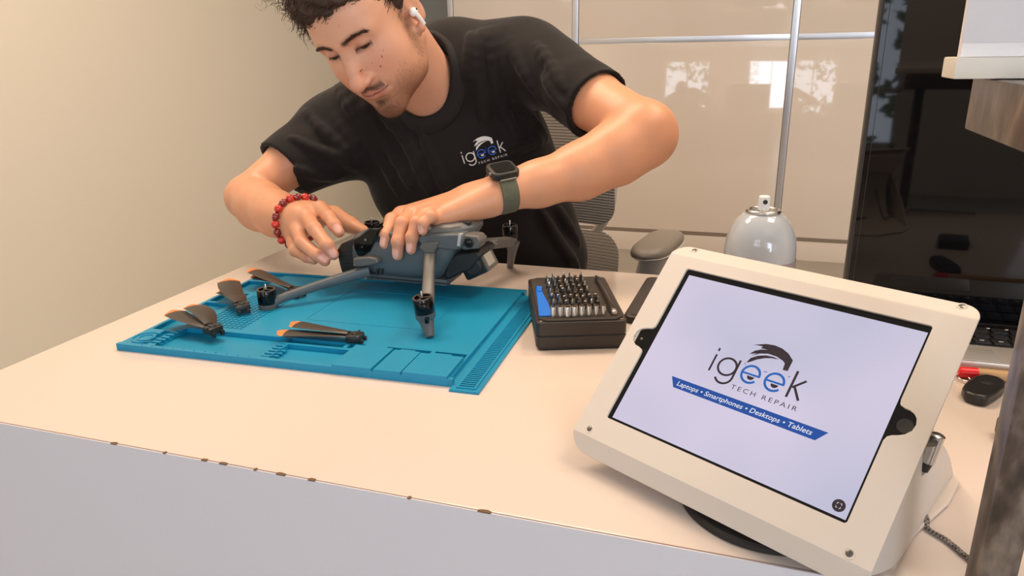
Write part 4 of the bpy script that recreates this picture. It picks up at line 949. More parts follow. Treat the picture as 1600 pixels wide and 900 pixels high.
def nets(f, lo, hi, h, c=8, safe=1.6):
    lo = np.array(lo, np.float32); n = (np.ceil((np.array(hi) - lo) / h / c).astype(int)) * c
    nb = n // c; N = n + 1
    bx, by, bz = np.meshgrid(*[np.arange(k) for k in nb], indexing='ij'); B = np.stack([bx.ravel(), by.ravel(), bz.ravel()], 1)
    cen = lo + (B * c + c / 2) * h; d = f(cen.astype(np.float32))
    V = np.where(np.repeat(np.repeat(np.repeat(d.reshape(nb), c, 0), c, 1), c, 2) < 0, -1., 1.).astype(np.float32); V = np.pad(V, ((0, 1),) * 3, mode='edge')
    act = B[np.abs(d) < c * h * .87 * safe + .004]
    g = np.arange(c + 1); ox, oy, oz = np.meshgrid(g, g, g, indexing='ij'); off = np.stack([ox.ravel(), oy.ravel(), oz.ravel()], 1)
    st = 400
    for s in range(0, len(act), st):
        I = (act[s:s + st][:, None, :] * c + off[None]).reshape(-1, 3)
        V[I[:, 0], I[:, 1], I[:, 2]] = f((lo + I * h).astype(np.float32))
    S = V < 0
    C = S[:-1, :-1, :-1].astype(np.int8)
    cnt = sum(S[i:N[0] - 1 + i, j:N[1] - 1 + j, k:N[2] - 1 + k].astype(np.int8) for i in (0, 1) for j in (0, 1) for k in (0, 1))
    ci = np.argwhere((cnt > 0) & (cnt < 8))
    ids = -np.ones(n, np.int32); ids[ci[:, 0], ci[:, 1], ci[:, 2]] = np.arange(len(ci))
    acc = np.zeros((len(ci), 3)); w = np.zeros(len(ci))
    cor = [(i, j, k) for i in (0, 1) for j in (0, 1) for k in (0, 1)]
    val = {q: V[ci[:, 0] + q[0], ci[:, 1] + q[1], ci[:, 2] + q[2]] for q in cor}
    for q in cor:
        for ax in range(3):
            if q[ax]: continue
            r = list(q); r[ax] = 1; r = tuple(r); a, b = val[q], val[r]; m = (a < 0) != (b < 0)
            t = a / (a - b + 1e-12); p = np.tile(np.array(q, float), (len(ci), 1)); p[:, ax] = t
            acc[m] += p[m]; w[m] += 1
    pos = lo + (ci + acc / w[:, None]) * h
    quads = []
    for ax in range(3):
        sl0 = [slice(1, -1)] * 3; sl1 = [slice(1, -1)] * 3; sl0[ax] = slice(0, -1); sl1[ax] = slice(1, None)
        a = S[tuple(sl0)]; b = S[tuple(sl1)]; e = np.argwhere(a != b)
        sg = a[e[:, 0], e[:, 1], e[:, 2]]
        o = np.array([1, 1, 1]); o[ax] = 0; E = e + o
        u, v = [(1, 2), (2, 0), (0, 1)][ax]; du = np.zeros(3, int); dv = np.zeros(3, int); du[u] = 1; dv[v] = 1
        q = [ids[tuple((E - x).T)] for x in (du + dv, dv, du * 0, du)]
        Q = np.stack(q, 1); Q[~sg] = Q[~sg][:, ::-1]; quads.append(Q[(Q >= 0).all(1)])
    return pos, np.concatenate(quads)
def np_mesh(name, pos, quads, cols=None):
    me = bpy.data.meshes.new(name)
    me.vertices.add(len(pos)); me.vertices.foreach_set('co', pos.astype(np.float32).ravel())
    me.loops.add(len(quads) * 4); me.loops.foreach_set('vertex_index', quads.ravel().astype(np.int32))
    me.polygons.add(len(quads)); me.polygons.foreach_set('loop_start', (np.arange(len(quads)) * 4).astype(np.int32))
    me.polygons.foreach_set('use_smooth', np.ones(len(quads), bool))
    me.update(calc_edges=True)
    if cols is not None:
        at = me.color_attributes.new('Col', 'FLOAT_COLOR', 'POINT'); at.data.foreach_set('color', np.concatenate([cols, np.ones((len(cols), 1))], 1).astype(np.float32).ravel())
    return me
def merge(parts):
    P, Q, C, n = [], [], [], 0
    for p, q, c in parts: P.append(p); Q.append(q + n); C.append(c); n += len(p)
    return np.concatenate(P), np.concatenate(Q), np.concatenate(C)

SKIN = np.array([0.68, 0.325, 0.185]); FACE = np.array([0.70, 0.375, 0.250]); PINK = np.array([0.66, 0.25, 0.18])
# ---- joints (metres, world)
NECK = pw(675, 99, 1.27)
SHL, ELL, WRL = pw(838, 98, 1.30), pw(1002, 207, 1.13), pw(790, 298, .975)
SHR, ELR, WRR = pw(520, 198, 1.27), pw(388, 309, 1.10), pw(465, 344, .955)
HO = Vector((-0.5961365, 1.1143304, 1.1258895))
HM = np.array([[0.9539, 0.0038, -0.3002], [-0.1635, -0.832, -0.5301], [0.2518, -0.5547, 0.793]])    # columns: his left, face forward, up
HMM = Matrix([[*HM[r], HO[r]] for r in range(3)] + [[0, 0, 0, 1]])
def hl(x, y, z): return HMM @ Vector((x, y, z))

# ---- head (own frame, metres)
H = Sdf()
H.add(s_ell((0, -.012, .045), (.0755, .097, .083)))
H.add(s_ell((0, .035, -.012), (.063, .062, .080)), .03)
H.add(s_ell((0, .040, .052), (.062, .050, .048)), .03)
for s in (-1, 1):
    H.add(s_cap((s * .050, -.004, -.040), (s * .042, .018, -.072), .016, .014), .03)
    H.add(s_cap((s * .042, .018, -.072), (s * .013, .073, -.094), .0145, .014), .025)
    H.add(s_ball((s * .044, .052, -.012), .020), .03)
    H.add(s_cap((s * .012, .0875, .036), (s * .046, .070, .036), .0090, .0075), .016)
    H.add(s_ell((s * .038, .048, -.045), (.022, .026, .032)), .03)
H.add(s_ball((0, .078, -.090), .0155), .022)
H.add(s_ell((0, .074, -.056), (.030, .024, .026)), .022)
for s in (-1, 1):
    H.sub(s_ell((s * .031, .097, .022), (.019, .017, .012)), .016)
    H.add(s_ball((s * .0300, .0725, .0215), .0140), .004)
    H.sub(s_cap((s * .0180, .0860, .0152), (s * .0290, .0885, .0132), .0036, .0054), .001); H.sub(s_cap((s * .0290, .0885, .0132), (s * .0410, .0818, .0162), .0054, .0018), .001)
    H.add(s_cap((s * .019, .0835, .0075), (s * .039, .0790, .0090), .0032), .006)
H.add(s_cap((0, .0850, .024), (0, .1010, -.004), .0075, .0085), .012)
H.add(s_cap((0, .1010, -.004), (0, .1125, -.022), .0085, .0098), .010)
H.add(s_ball((0, .1125, -.0250), .0112), .008)
for s in (-1, 1):
    H.add(s_ell((s * .0140, .0985, -.0285), (.0080, .0115, .0082)), .007)
    H.sub(s_ell((s * .0068, .1040, -.0355), (.0034, .0060, .0042)), .003)
H.add(s_cap((0, .1080, -.0320), (0, .0960, -.0360), .0038), .005)
# lips
H.add(s_cap((-.025, .0825, -.0540), (-.006, .0950, -.0498), .0028, .0042), .006); H.add(s_cap((.025, .0825, -.0540), (.006, .0950, -.0498), .0028, .0042), .006); H.add(s_cap((-.006, .0950, -.0498), (.006, .0950, -.0498), .0042), .004)
H.add(s_cap((-.019, .0850, -.0580), (0, .0940, -.0605), .0034, .0054), .006); H.add(s_cap((.019, .0850, -.0580), (0, .0940, -.0605), .0034, .0054), .006)
H.sub(s_cap((-.027, .0850, -.0552), (-.007, .0985, -.0547), .0010), .002); H.sub(s_cap((.027, .0850, -.0552), (.007, .0985, -.0547), .0010), .002); H.sub(s_cap((-.007, .0985, -.0547), (.007, .0985, -.0547), .0010), .002)
H.sub(s_cap((-.012, .0975, -.0710), (.012, .0975, -.0710), .0050), .010)
for s in (-1, 1):
    H.sub(s_cap((s * .019, .1010, -.034), (s * .030, .0920, -.050), .0018), .012)
# ears
for s in (-1, 1):
    Re = np.array(Matrix.Rotation(math.radians(s * 22), 3, 'Z') @ Matrix.Rotation(math.radians(-12), 3, 'X'), np.float32)
    H.add(s_ell((s * .0765, -.016, .006), (.0060, .0150, .0290), Re), .006)
    H.sub(s_ell((s * .0840, -.012, .008), (.0055, .0085, .0180), Re), .004)
    H.add(s_cap((s * .0800, -.004, -.004), (s * .0790, -.003, .004), .0042), .004)
    H.add(s_ball((s * .0740, -.008, -.0270), .0072), .008)
nb = HMM.inverted() @ (NECK + Vector((0, .02, -.07)))
H.add(s_cap((0, -.030, -.045), nb, .056, .060), .018)
adam = (HMM.inverted() @ (NECK + Vector((-.02, -.05, -.05))))
def in_head(P): return (P - A3(HO)) @ HM.astype(np.float32)
def head_w(P): return H(in_head(P))
hp, hq = nets(head_w, HO - Vector((.14, .18, .22)), HO + Vector((.16, .24, .155)), .0016)
def head_cols(P):
    L = in_head(P.astype(np.float32)).astype(float); x, y, z = L.T; ax = np.abs(x)
    c = np.tile(FACE, (len(P), 1))
    def mix(c, col, m): m = np.clip(m, 0, 1)[:, None]; return c * (1 - m) + np.array(col) * m
    rs = np.random.RandomState(1); g = rs.rand(len(P))
    c = mix(c, PINK, np.exp(-((x / .013) ** 2 + ((y - .105) / .02) ** 2 + ((z + .022) / .016) ** 2)) * .75)
    c = mix(c, PINK, np.exp(-(((ax - .044) / .018) ** 2 + ((z + .018) / .018) ** 2)) * .35 * (y > .02))
    c = mix(c, (.56, .25, .17), np.exp(-(((ax - .030) / .017) ** 2 + ((z - .018) / .010) ** 2)) * .65 * (y > .05))  # eye sockets darkened: their shade painted into the skin colour
    beard = 1 / (1 + np.exp(-(-(z + .052 + .35 * np.clip(.06 - y, 0, .06)) / .006))) * np.clip((y + .004) / .012, 0, 1) * np.clip((z + .078 + .6 * y) / .006, 0, 1)
    side = np.exp(-((y - .012) / .016) ** 2) * (z > -.07) * (z < .045) * (ax > .05)
    mous = np.exp(-(((z + .0430) / .0045) ** 2)) * (ax < .024) * (y > .07)
    c = mix(c, (.30, .145, .080), np.maximum(beard * .62, side * .35) * (.75 + .5 * g)); c = mix(c, (.16, .075, .045), mous * .75)
    jaw = beard * np.exp(-((z + .098) / .022) ** 2); c = mix(c, (.20, .08, .04), jaw * .60)
    patch = np.exp(-((x / .012) ** 2 + ((z + .0740) / .0042) ** 2)) * (y > .06); c = mix(c, (.10, .05, .03), patch * .8)
    lips = ((np.abs(z + .0555) < (.0085 * (1 - (ax / .0275) ** 2) + .0006)) & (y > .075) & (ax < .0275)); c = mix(c, (.52, .20, .155), lips * .8); c = mix(c, (.16, .05, .04), np.exp(-((z + .0552 - .06 * ax) / .0013) ** 2) * (ax < .027) * (y > .072) * .85)  # lip colour, plus a dark parting line painted as the slit's shade
    brow = np.exp(-((z - (.0365 + .004 * np.sin(np.clip((ax - .010) / .038, 0, 1) * 2.6))) / .0036) ** 2) * (ax > .009) * (ax < .050) * (y > .045); c = mix(c, (.10, .055, .035), brow * .6)
    lash = np.exp(-((z - .0162) / .0038) ** 2) * (ax > .015) * (ax < .045) * (y > .072); c = mix(c, (.05, .025, .018), lash * .75)
    for mx, mz, r in ((.038, -.020, .0013), (.047, -.008, .0010), (.052, -.002, .0008), (.030, -.009, .0007), (.012, -.010, .0009), (.045, -.024, .0007), (.022, .062, .0006), (-.006, .040, .0007)):
        m = (((x - mx) ** 2 + (z - mz) ** 2) < (r * 1.15) ** 2) & (y > .03); c = mix(c, (.10, .04, .03), m * .85)
    return c
hc = head_cols(hp)

# ---- hands and arms
def lerp(a, b, t): return Vector(a).lerp(Vector(b), t)
nail_list = []
def finger(S, pts, rad, kb=.006, nail=None):
    pts = [Vector(p) for p in pts]
    for i in range(len(pts) - 1):
        S.add(s_cap(pts[i], pts[i + 1], rad[i], rad[i + 1]), kb if i == 0 else .003)
        if i: S.add(s_ball(pts[i], rad[i] * 1.0), .003)
    if nail is not None:
        d = (pts[-1] - pts[-2]).normalized(); n = Vector(nail); n = (n - d * n.dot(d)).normalized(); c = lerp(pts[-2], pts[-1], .86) + n * rad[-1] * .80
        Rn = np.array(Matrix((d.cross(n), d, n)).transposed(), np.float32)
        S.add(s_ell(c, (rad[-1] * .74, rad[-1] * .95, rad[-1] * .30), Rn), .0006)
        nail_list.append((c, d, n, rad[-1]))
# his left arm (right in the photo)
AL = Sdf()
AL.add(s_cap(SHL, lerp(SHL, ELL, .55), .046, .045)); AL.add(s_cap(lerp(SHL, ELL, .5), ELL, .0455, .0455), .02); AL2 = Sdf()
FA = [ELL, pw(962, 240, 1.095), pw(905, 268, 1.055), pw(842, 287, 1.01), WRL]
for i, (r0, r1) in enumerate(((.0445, .0425), (.0425, .0370), (.0370, .0285), (.0285, .0260))): AL2.add(s_cap(FA[i], FA[i + 1], r0, r1), .03)
AL.add(AL2, .012)
AL.add(s_ball(ELL + (ELL - lerp(SHL, WRL, .5)).normalized() * .008 + Vector((0, 0, -.006)), .037), .04)
MCL = [pw(627, 335, .955), pw(642, 336, .935), pw(662, 338, .918), pw(684, 342, .906)]          # index, middle, ring, little knuckle
AL.add(s_cap(WRL, lerp(WRL, MCL[1], .35), .0270, .0250, ((0, 0, 1), .85)), .02)
for i, m in enumerate(MCL):
    base = WRL + (MCL[i] - MCL[1]) * .45 + (MCL[1] - WRL) * .25
    AL.add(s_cap(base, m, (.0180, .0185, .0175, .0165)[i], (.0118, .0122, .0112, .0105)[i]), .014)
AL.add(s_cap(lerp(WRL, MCL[3], .25) + Vector((0, -.006, -.006)), lerp(WRL, MCL[3], .85), .017, .011), .02)
nd = (-.15, -1, .25)
finger(AL, [MCL[0], pw(612, 343, .926), pw(603, 367, .893), pw(601, 382, .888)], [.0112, .0096, .0086, .0070], nail=nd)
finger(AL, [MCL[1], pw(628, 349, .894), pw(622, 377, .878), pw(621.5, 399, .877)], [.0118, .0100, .0092, .0076], nail=nd)
finger(AL, [MCL[2], pw(651, 348, .888), pw(643.5, 371, .876), pw(642.5, 390, .874)], [.0108, .0094, .0086, .0071], nail=nd)
finger(AL, [MCL[3], pw(672, 338, .885), pw(660.5, 349, .874), pw(660.5, 361, .873)], [.0100, .0084, .0076, .0063], nail=nd)
finger(AL, [lerp(WRL, MCL[0], .35) + Vector((0, .018, -.004)), pw(690, 330, 1.0), pw(660, 345, 1.0), pw(640, 356, .995)], [.015, .0120, .0105, .0085], .02)
alp, alq = nets(AL, (ELL.x - .46, .84, .80), (ELL.x + .09, 1.38, 1.17), .0019)
# his right arm (left in the photo)
AR = Sdf()
AR.add(s_cap(SHR, lerp(SHR, ELR, .5), .045, .042)); AR.add(s_cap(lerp(SHR, ELR, .5), ELR, .042, .0385), .02)
FR = [ELR, pw(408, 322, 1.055), pw(432, 334, 1.005), WRR]
AR2 = Sdf()
for i, (r0, r1) in enumerate(((.0405, .0410), (.0410, .0355), (.0355, .0265))): AR2.add(s_cap(FR[i], FR[i + 1], r0, r1), .02)
AR.add(AR2, .010)
MCR = [pw(500, 326, .955), pw(480, 340, .935), pw(466, 361, .922), pw(459, 380, .922)]
AR.add(s_cap(WRR, lerp(WRR, MCR[1], .5), .0260, .0215), .02)
for i, m in enumerate(MCR):
    base = WRR + (MCR[i] - MCR[1]) * .45 + (MCR[1] - WRR) * .15
    AR.add(s_cap(base, m, (.0165, .0175, .0170, .0150)[i], (.0112, .0112, .0108, .0098)[i]), .012)
nr = (.25, -.75, .75)
finger(AR, [MCR[0], pw(514, 339, .930), pw(523, 352, .915), pw(530, 363, .910)], [.0116, .0102, .0094, .0078], nail=nr)
finger(AR, [MCR[1], pw(491, 357, .902), pw(511, 383, .882), pw(521, 398, .884)], [.0118, .0104, .0096, .0080], nail=nr)
finger(AR, [MCR[2], pw(472, 379, .896), pw(495, 398, .878), pw(508, 408, .879)], [.0112, .0100, .0092, .0076], nail=nr)
finger(AR, [MCR[3], pw(461, 392, .908), pw(479, 402, .902), pw(491, 407, .900)], [.0098, .0084, .0075, .0062], nail=nr)
finger(AR, [lerp(WRR, MCR[0], .3) + Vector((.006, .02, 0)), pw(522, 337, .985), pw(546, 351, .982), pw(567, 361, .972)], [.0175, .0150, .0130, .0095], .02)
arp, arq = nets(AR, (ELR.x - .08, .84, .74), (-.50, 1.38, 1.10), .0019)
def arm_cols(P):
    c = np.tile(SKIN, (len(P), 1)); rs = np.random.RandomState(2)
    for (cc, d, n, r) in nail_list:
        q = P - A3(cc); m = (np.abs(q @ A3(d)) < r * .95) & (np.abs(q @ A3(d.cross(n))) < r * .72) & (q @ A3(n) > r * .02) & (np.linalg.norm(q, axis=1) < r * 1.4)
        c[m] = (.78, .42, .34)
        w = np.exp(-(np.linalg.norm(q, axis=1) / (r * 2.2)) ** 2) * .45; w[m] = 0; c = c * (1 - w[:, None]) + PINK * w[:, None]
    for k in MCL + MCR + [pw(611, 345, .922), pw(628, 349, .89), pw(651, 348, .884), pw(489, 357, .897), pw(472, 379, .892), pw(514, 339, .925)]:
        w = np.exp(-(np.linalg.norm(P - A3(k), axis=1) / .013) ** 2) * .4; c = c * (1 - w[:, None]) + np.array([.64, .26, .17]) * w[:, None]
    for k in (ELL, ELR):
        w = np.exp(-(np.linalg.norm(P - A3(k), axis=1) / .045) ** 2) * .3; c = c * (1 - w[:, None]) + np.array([.66, .27, .16]) * w[:, None]
    return c
# ---- torso under the clothes (coarse, hidden) so that the body is whole
HIP = Vector((-.53, 1.36, .50)); CH = pw(690, 190, 1.34)
TB = Sdf().add(s_cap(HIP, CH, .125, .135, ((0, 1, 0), .75))).add(s_cap(SHL, SHR, .045, .045), .04).add(s_cap(CH, NECK + Vector((0, .02, -.03)), .09, .05), .04)
for s in (-1, 1):
    kn = HIP + Vector((s * .20, -.47, -.02)); TB.add(s_cap(HIP + Vector((s * .09, 0, -.01)), kn, .075, .052), .04); TB.add(s_cap(kn, (kn.x, kn.y + .06, .09), .05, .035), .02); TB.add(s_cap((kn.x, kn.y + .07, .05), (kn.x, kn.y - .10, .045), .032, .03), .02)
tbp, tbq = nets(TB, (-1.0, .72, 0.0), (-.1, 1.62, 1.2), .012)
man = thing('person', 'man in a black t-shirt leaning over the desk, both hands on the drone', 'person', (HIP.x, HIP.y, 0))
bp_, bq_, bc_ = merge([(hp, hq, hc), (alp, alq, arm_cols(alp)), (arp, arq, arm_cols(arp)), (tbp, tbq, np.tile(SKIN, (len(tbp), 1)))])
body = link('body', np_mesh('body', bp_, bq_, bc_), M_['skin'], man, smooth='all')
# eyes
bm = bmesh.new()
for s in (-1, 1): bmesh.ops.create_uvsphere(bm, u_segments=24, v_segments=16, radius=.0135, matrix=HMM @ Matrix.Translation((s * .0300, .0722, .0190)))
bmobj('eyes', bm, M_['eye'], man)

# ---- t-shirt
W1, W2, W3 = pw(778, 500, 1.36), pw(768, 400, 1.35), pw(715, 250, 1.345)
SH = Sdf()
yv = ((0, 1, 0), .68)
SH.add(s_cap(W1, W2, .192, .186, yv)); SH.add(s_cap(W2, W3, .186, .182, yv), .03); SH.add(s_cap(W3, pw(692, 190, 1.34), .182, .165, yv), .04)
SHLo, SHRo = pw(824, 92, 1.31), pw(537, 185, 1.28)
SH.add(s_cap(SHLo, SHRo, .060, .058), .05)
SH.add(s_cap(pw(770, 92, 1.31), pw(700, 105, 1.31), .060, .070), .05); SH.add(s_cap(pw(700, 105, 1.31), pw(590, 160, 1.29), .066, .060), .05)
HL0, HL1 = lerp(SHL, ELL, .15), lerp(SHL, ELL, .63)
dL = (ELL - SHL).normalized(); dR = (ELR - SHR).normalized()
SLV = Sdf()
SLV.add(s_cap(SHLo, HL0, .062, .061)); SLV.add(s_cap(HL0, HL1 + dL * .03, .061, .0590), .02)
HR0, HR1 = lerp(SHR, ELR, .12), lerp(SHR, ELR, .60)
SRV = Sdf()
SRV.add(s_cap(SHRo + Vector((0, 0, -.012)), HR0, .055, .056)); SRV.add(s_cap(HR0, HR1 + dR * .03, .056, .0580), .02)
SRV.add(s_cap(pw(575, 225, 1.27), lerp(HR0, HR1, .8) + Vector((.012, 0, -.012)), .055, .046), .04)
def plane(c, n):
    c = A3(c); n = A3(n); return lambda P: (P - c) @ n
# folds: ridges along the drape of the cloth, given as polylines on the body
FOLDS = [([(752, 52), (748, 90), (752, 140), (758, 190)], .0085), ([(768, 50), (770, 95), (776, 145), (795, 190), (806, 215)], .0085), ([(784, 46), (786, 90), (800, 130), (822, 175), (850, 205)], .008), ([(800, 45), (806, 80), (822, 120), (846, 160), (868, 195)], .0075), ([(735, 55), (732, 85), (733, 120)], .007),
         ([(840, 70), (862, 105), (880, 140)], .006), ([(525, 135), (545, 165), (575, 210), (598, 250), (620, 300)], .0085), ([(545, 132), (570, 170), (605, 225), (640, 290)], .0085), ([(508, 150), (525, 185), (555, 225), (590, 262)], .0080), ([(575, 140), (600, 175), (640, 235), (672, 300)], .0075),
         ([(480, 175), (500, 200), (540, 235), (580, 262)], .0075), ([(455, 215), (490, 232), (540, 250), (575, 270)], .007), ([(650, 190), (672, 240), (700, 300), (716, 340)], .006), ([(620, 185), (640, 215), (662, 255)], .006),
         ([(845, 330), (862, 360), (885, 395), (900, 420)], .008), ([(870, 325), (885, 350), (905, 380), (922, 415)], .007), ([(800, 240), (830, 225), (858, 212)], .0065), ([(450, 262), (490, 272), (530, 276)], .0055), ([(885, 170), (870, 150), (850, 120)], .0055), ([(905, 150), (925, 135), (940, 125)], .004)]
def march(f, u, v, t0=.7, t1=1.7):
    o = A3(CP); d = RW @ np.array([u - 800.0, v - 450.0, FPX]); d = (d / np.linalg.norm(d)).astype(np.float32); t = t0
    for _ in range(90):
        s = float(f((o + d * t)[None].astype(np.float32))[0])
        if s < .0006: break
        t += max(s * .8, .0008)
        if t > t1: return None
    return Vector(o + d * t)
base = lambda P: np.minimum(np.minimum(SH(P), SLV(P)), SRV(P))
ridge = []
for pl, r in FOLDS:
    pts = [march(base, *p) for p in pl]; pts = [p for p in pts if p is not None]
    sp = smooth_path(pts, 3) if len(pts) > 1 else pts
    n = len(sp)
    for i in range(n - 1):
        w0 = math.sin(math.pi * (i + .6) / (n + .2)); w1 = math.sin(math.pi * (i + 1.6) / (n + .2)) if i < n - 2 else .3
        if (sp[i + 1] - sp[i]).length < .08: ridge.append(s_cap(sp[i], sp[i + 1], r * (.30 + .72 * w0), r * (.30 + .72 * w1)))
nk_a, nk_b = hl(0, -.030, -.045), NECK + Vector((0, .02, -.07))
def shirt(P):
    d = SH(P)
    for q in (SLV, SRV):
        e = q(P); h = np.maximum(.045 - np.abs(d - e), 0) / .045; d = np.minimum(d, e) - h * h * .045 * .25
    for f in ridge:
        e = f(P); k = .011; h = np.maximum(k - np.abs(d - e), 0) / k; d = np.minimum(d, e) - h * h * k * .25
    x, y, z = P.T
    d = d + .0016 * np.sin(31 * x + 22 * z + 3 * np.sin(17 * z)) + .0011 * np.sin(63 * x - 47 * z + 2 * np.sin(29 * y)) * np.cos(40 * y)
    sideL = (P @ A3((1, 0, 0))) > SHLo.x + .02; sideR = (P @ A3((1, 0, 0))) < SHRo.x - .02
    pL = (P - A3(HL1)) @ A3(dL); pR = (P - A3(HR1)) @ A3(dR)
    d = np.where(sideL, np.maximum(d, pL), d); d = np.where(sideR, np.maximum(d, pR), d)
    # hollow the sleeve mouths and the neck
    cL = s_cap(HL0, HL1 + dL * .03, .052, .0515)(P); d = np.maximum(d, -np.where(pL > -.03, cL, 1.0))
    cR = s_cap(HR0, HR1 + dR * .03, .048, .0500)(P); d = np.maximum(d, -np.where(pR > -.03, cR, 1.0))
    nk = nkf(P); d = np.maximum(d, -nk)
    return d
NKC = NECK + Vector((-.012, -.012, -.012)); NKD = (nk_a - nk_b).normalized()
nkf = s_cap(nk_b + NKD * .035, nk_b + NKD * .30, .060, .078)
sp_, sq_ = nets(shirt, (HR1.x - .09, .99, .58), (HL1.x + .10, 1.60, 1.24), .0033, safe=2.2)
tee = link('t_shirt', np_mesh('t_shirt', sp_, sq_), M_['cloth'], man, smooth='all')
bvh = BVHTree.FromPolygons([Vector(p) for p in sp_], [tuple(int(i) for i in q) for q in sq_])
def ray_on(u, v, bv_=None):
    d = Vector(RW @ np.array([u - 800.0, v - 450.0, FPX])).normalized(); h = (bv_ or bvh).ray_cast(Vector(CP), d); return h
# ribbed collar
cp = []
NX = NKD.orthogonal().normalized(); NY = NKD.cross(NX)
for k in range(49):
    a = k * math.tau / 48; dr = NX * math.cos(a) + NY * math.sin(a); lo_, hi_ = .0, .26; best = None
    o_ = nk_b
    # follow the rim: highest point along the neck axis where the cloth meets the opening
    for st in range(90):
        s = .26 - st * .003; rr = .060 + (.078 - .060) * min(1, max(0, (s - .035) / .265)) + .004
        p = o_ + NKD * s + dr * rr
        if shirt(np.array([p], np.float32))[0] < 0: best = p; break
    if best is not None: cp.append(best)
for _ in range(3): cp = [(cp[i - 1] + cp[i] * 2 + cp[(i + 1) % len(cp)]) / 4 for i in range(len(cp))]
cc_ = sum(cp, Vector()) / len(cp)
bm = bmesh.new(); secs = []
for p in cp:
    o_ = (p - cc_); o_ = (o_ - NKD * o_.dot(NKD)).normalized(); up = NKD
    secs.append([p + o_ * a + up * b for a, b in ((.0215, -.0165), (.0225, -.013), (.0130, -.002), (.0035, .0055), (-.0015, .0060), (-.0020, .001), (.008, -.012))])
secs.append(secs[0]); loft(bm, secs, caps=False); bmesh.ops.remove_doubles(bm, verts=bm.verts, dist=1e-5)
bmobj('collar', bm, mat('collar_rib', (.0075, .006, .006), .85, bump=(1500, .3, .0005)), tee, smooth='all')
# shirt print
def shirt_pt(x, y):
    # logo millimetres -> photo position on the chest
    sx, sy = x - 60.2, y - 80.7
    c, s = math.cos(math.radians(-17)), math.sin(math.radians(-17)); k = .885
    u = 726 + k * (sx * c - sy * s); v = 255.5 + k * (sx * s + sy * c)
    return u, v
def on_shirt(h):
    def f(x, y):
        r = ray_on(*shirt_pt(x, y))
        return (r[0] + r[1] * h) if r[0] is not None else pw(*shirt_pt(x, y), 1.2)
    return f
for key, nm, m_, h in (('dark', 'shirt_logo', 'shirt_white', .0016), ('blue', 'shirt_logo_blue', 'shirt_blue', .0020), ('pupil', 'shirt_logo_eyes', 'shirt_white', .0024)):
    bm = bmesh.new(); polys_to_bm(bm, D[key], on_shirt(h)); bmobj(nm, bm, M_[m_], tee, smooth=False)
bm = bmesh.new(); me = text_mesh('TECH REPAIR', 5.6, space=1.42); w = max(v.co.x for v in me.vertices); g = on_shirt(.0016); mesh_to_bm(bm, me, lambda x, y: g(83.0 + x * 54.0 / w, 89.2 - y)); bmobj('shirt_tagline', bm, M_['shirt_white'], tee, smooth=False)
# trousers and shoes
TR = Sdf().add(s_cap(HIP + Vector((0, 0, .03)), HIP + Vector((0, 0, .14)), .155, .150, ((0, 1, 0), .75)))
for s in (-1, 1):
    kn = HIP + Vector((s * .20, -.47, -.02)); TR.add(s_cap(HIP + Vector((s * .09, 0, .0)), kn, .088, .068), .04); TR.add(s_cap(kn, (kn.x, kn.y + .06, .12), .064, .055), .02)
tp_, tq_ = nets(TR, (-1.0, .72, .05), (-.1, 1.62, .85), .009); link('trousers', np_mesh('trousers', tp_, tq_), M_['trouser'], man, smooth='all')
for s in (-1, 1):
    kn = HIP + Vector((s * .20, -.47, -.02)); so = Sdf().add(s_cap((kn.x, kn.y + .08, .045), (kn.x, kn.y - .12, .040), .043, .038)).add(s_cap((kn.x, kn.y + .06, .06), (kn.x, kn.y + .06, .11), .045, .045), .02).cut(plane((0, 0, .002), (0, 0, -1)))
    a, b = nets(so, (kn.x - .08, kn.y - .2, -.01), (kn.x + .08, kn.y + .2, .2), .006); link('shoe', np_mesh('shoe', a, b), M_['black'], man, smooth='all')

# ---- hair: cap plus curls
HP = Sdf().add(s_ell((0, -.020, .060), (.086, .102, .086))).add(s_ell((0, .030, .098), (.066, .062, .040)), .02)
HP.sub(s_ell((0, .085, -.010), (.086, .086, .090)), .012); HP.sub(s_ball((0, .01, -.11), .095), .01)
for s in (-1, 1): HP.sub(s_ell((s * .085, -.008, -.005), (.02, .026, .036)), .006)
def hair_w(P):
    L = in_head(P); x, y, z = L.T
    return HP(L) + .0022 * np.sin(160 * x + 60 * y + 4 * np.sin(70 * z)) + .0018 * np.sin(210 * y - 130 * z + 3 * np.sin(90 * x))
ap, aq = nets(hair_w, HO - Vector((.17, .20, .15)), HO + Vector((.17, .22, .24)), .0028)
hair = link('hair', np_mesh('hair', ap, aq), M_['hair'], man, smooth='all')
bm = bmesh.new(); rh = random.Random(5); R3h = HMM.to_3x3()
def curl(p0, d0, L, R, turns, r0, n=26):
    d = Vector(d0).normalized(); a = d.orthogonal().normalized(); b = d.cross(a); ph = rh.uniform(0, 6.28); pts = []
    for k in range(n):
        t = k / (n - 1); g = Vector((0, 0, -1)) * (L * .35 * t * t)
        pts.append(Vector(p0) + d * (L * t) + g + (a * math.cos(ph + turns * 6.28 * t) + b * math.sin(ph + turns * 6.28 * t)) * (R * min(1, t * 3)))
    tube(bm, pts, [r0 * (1 - .6 * k / (n - 1)) for k in range(n)], 5, caps=False)
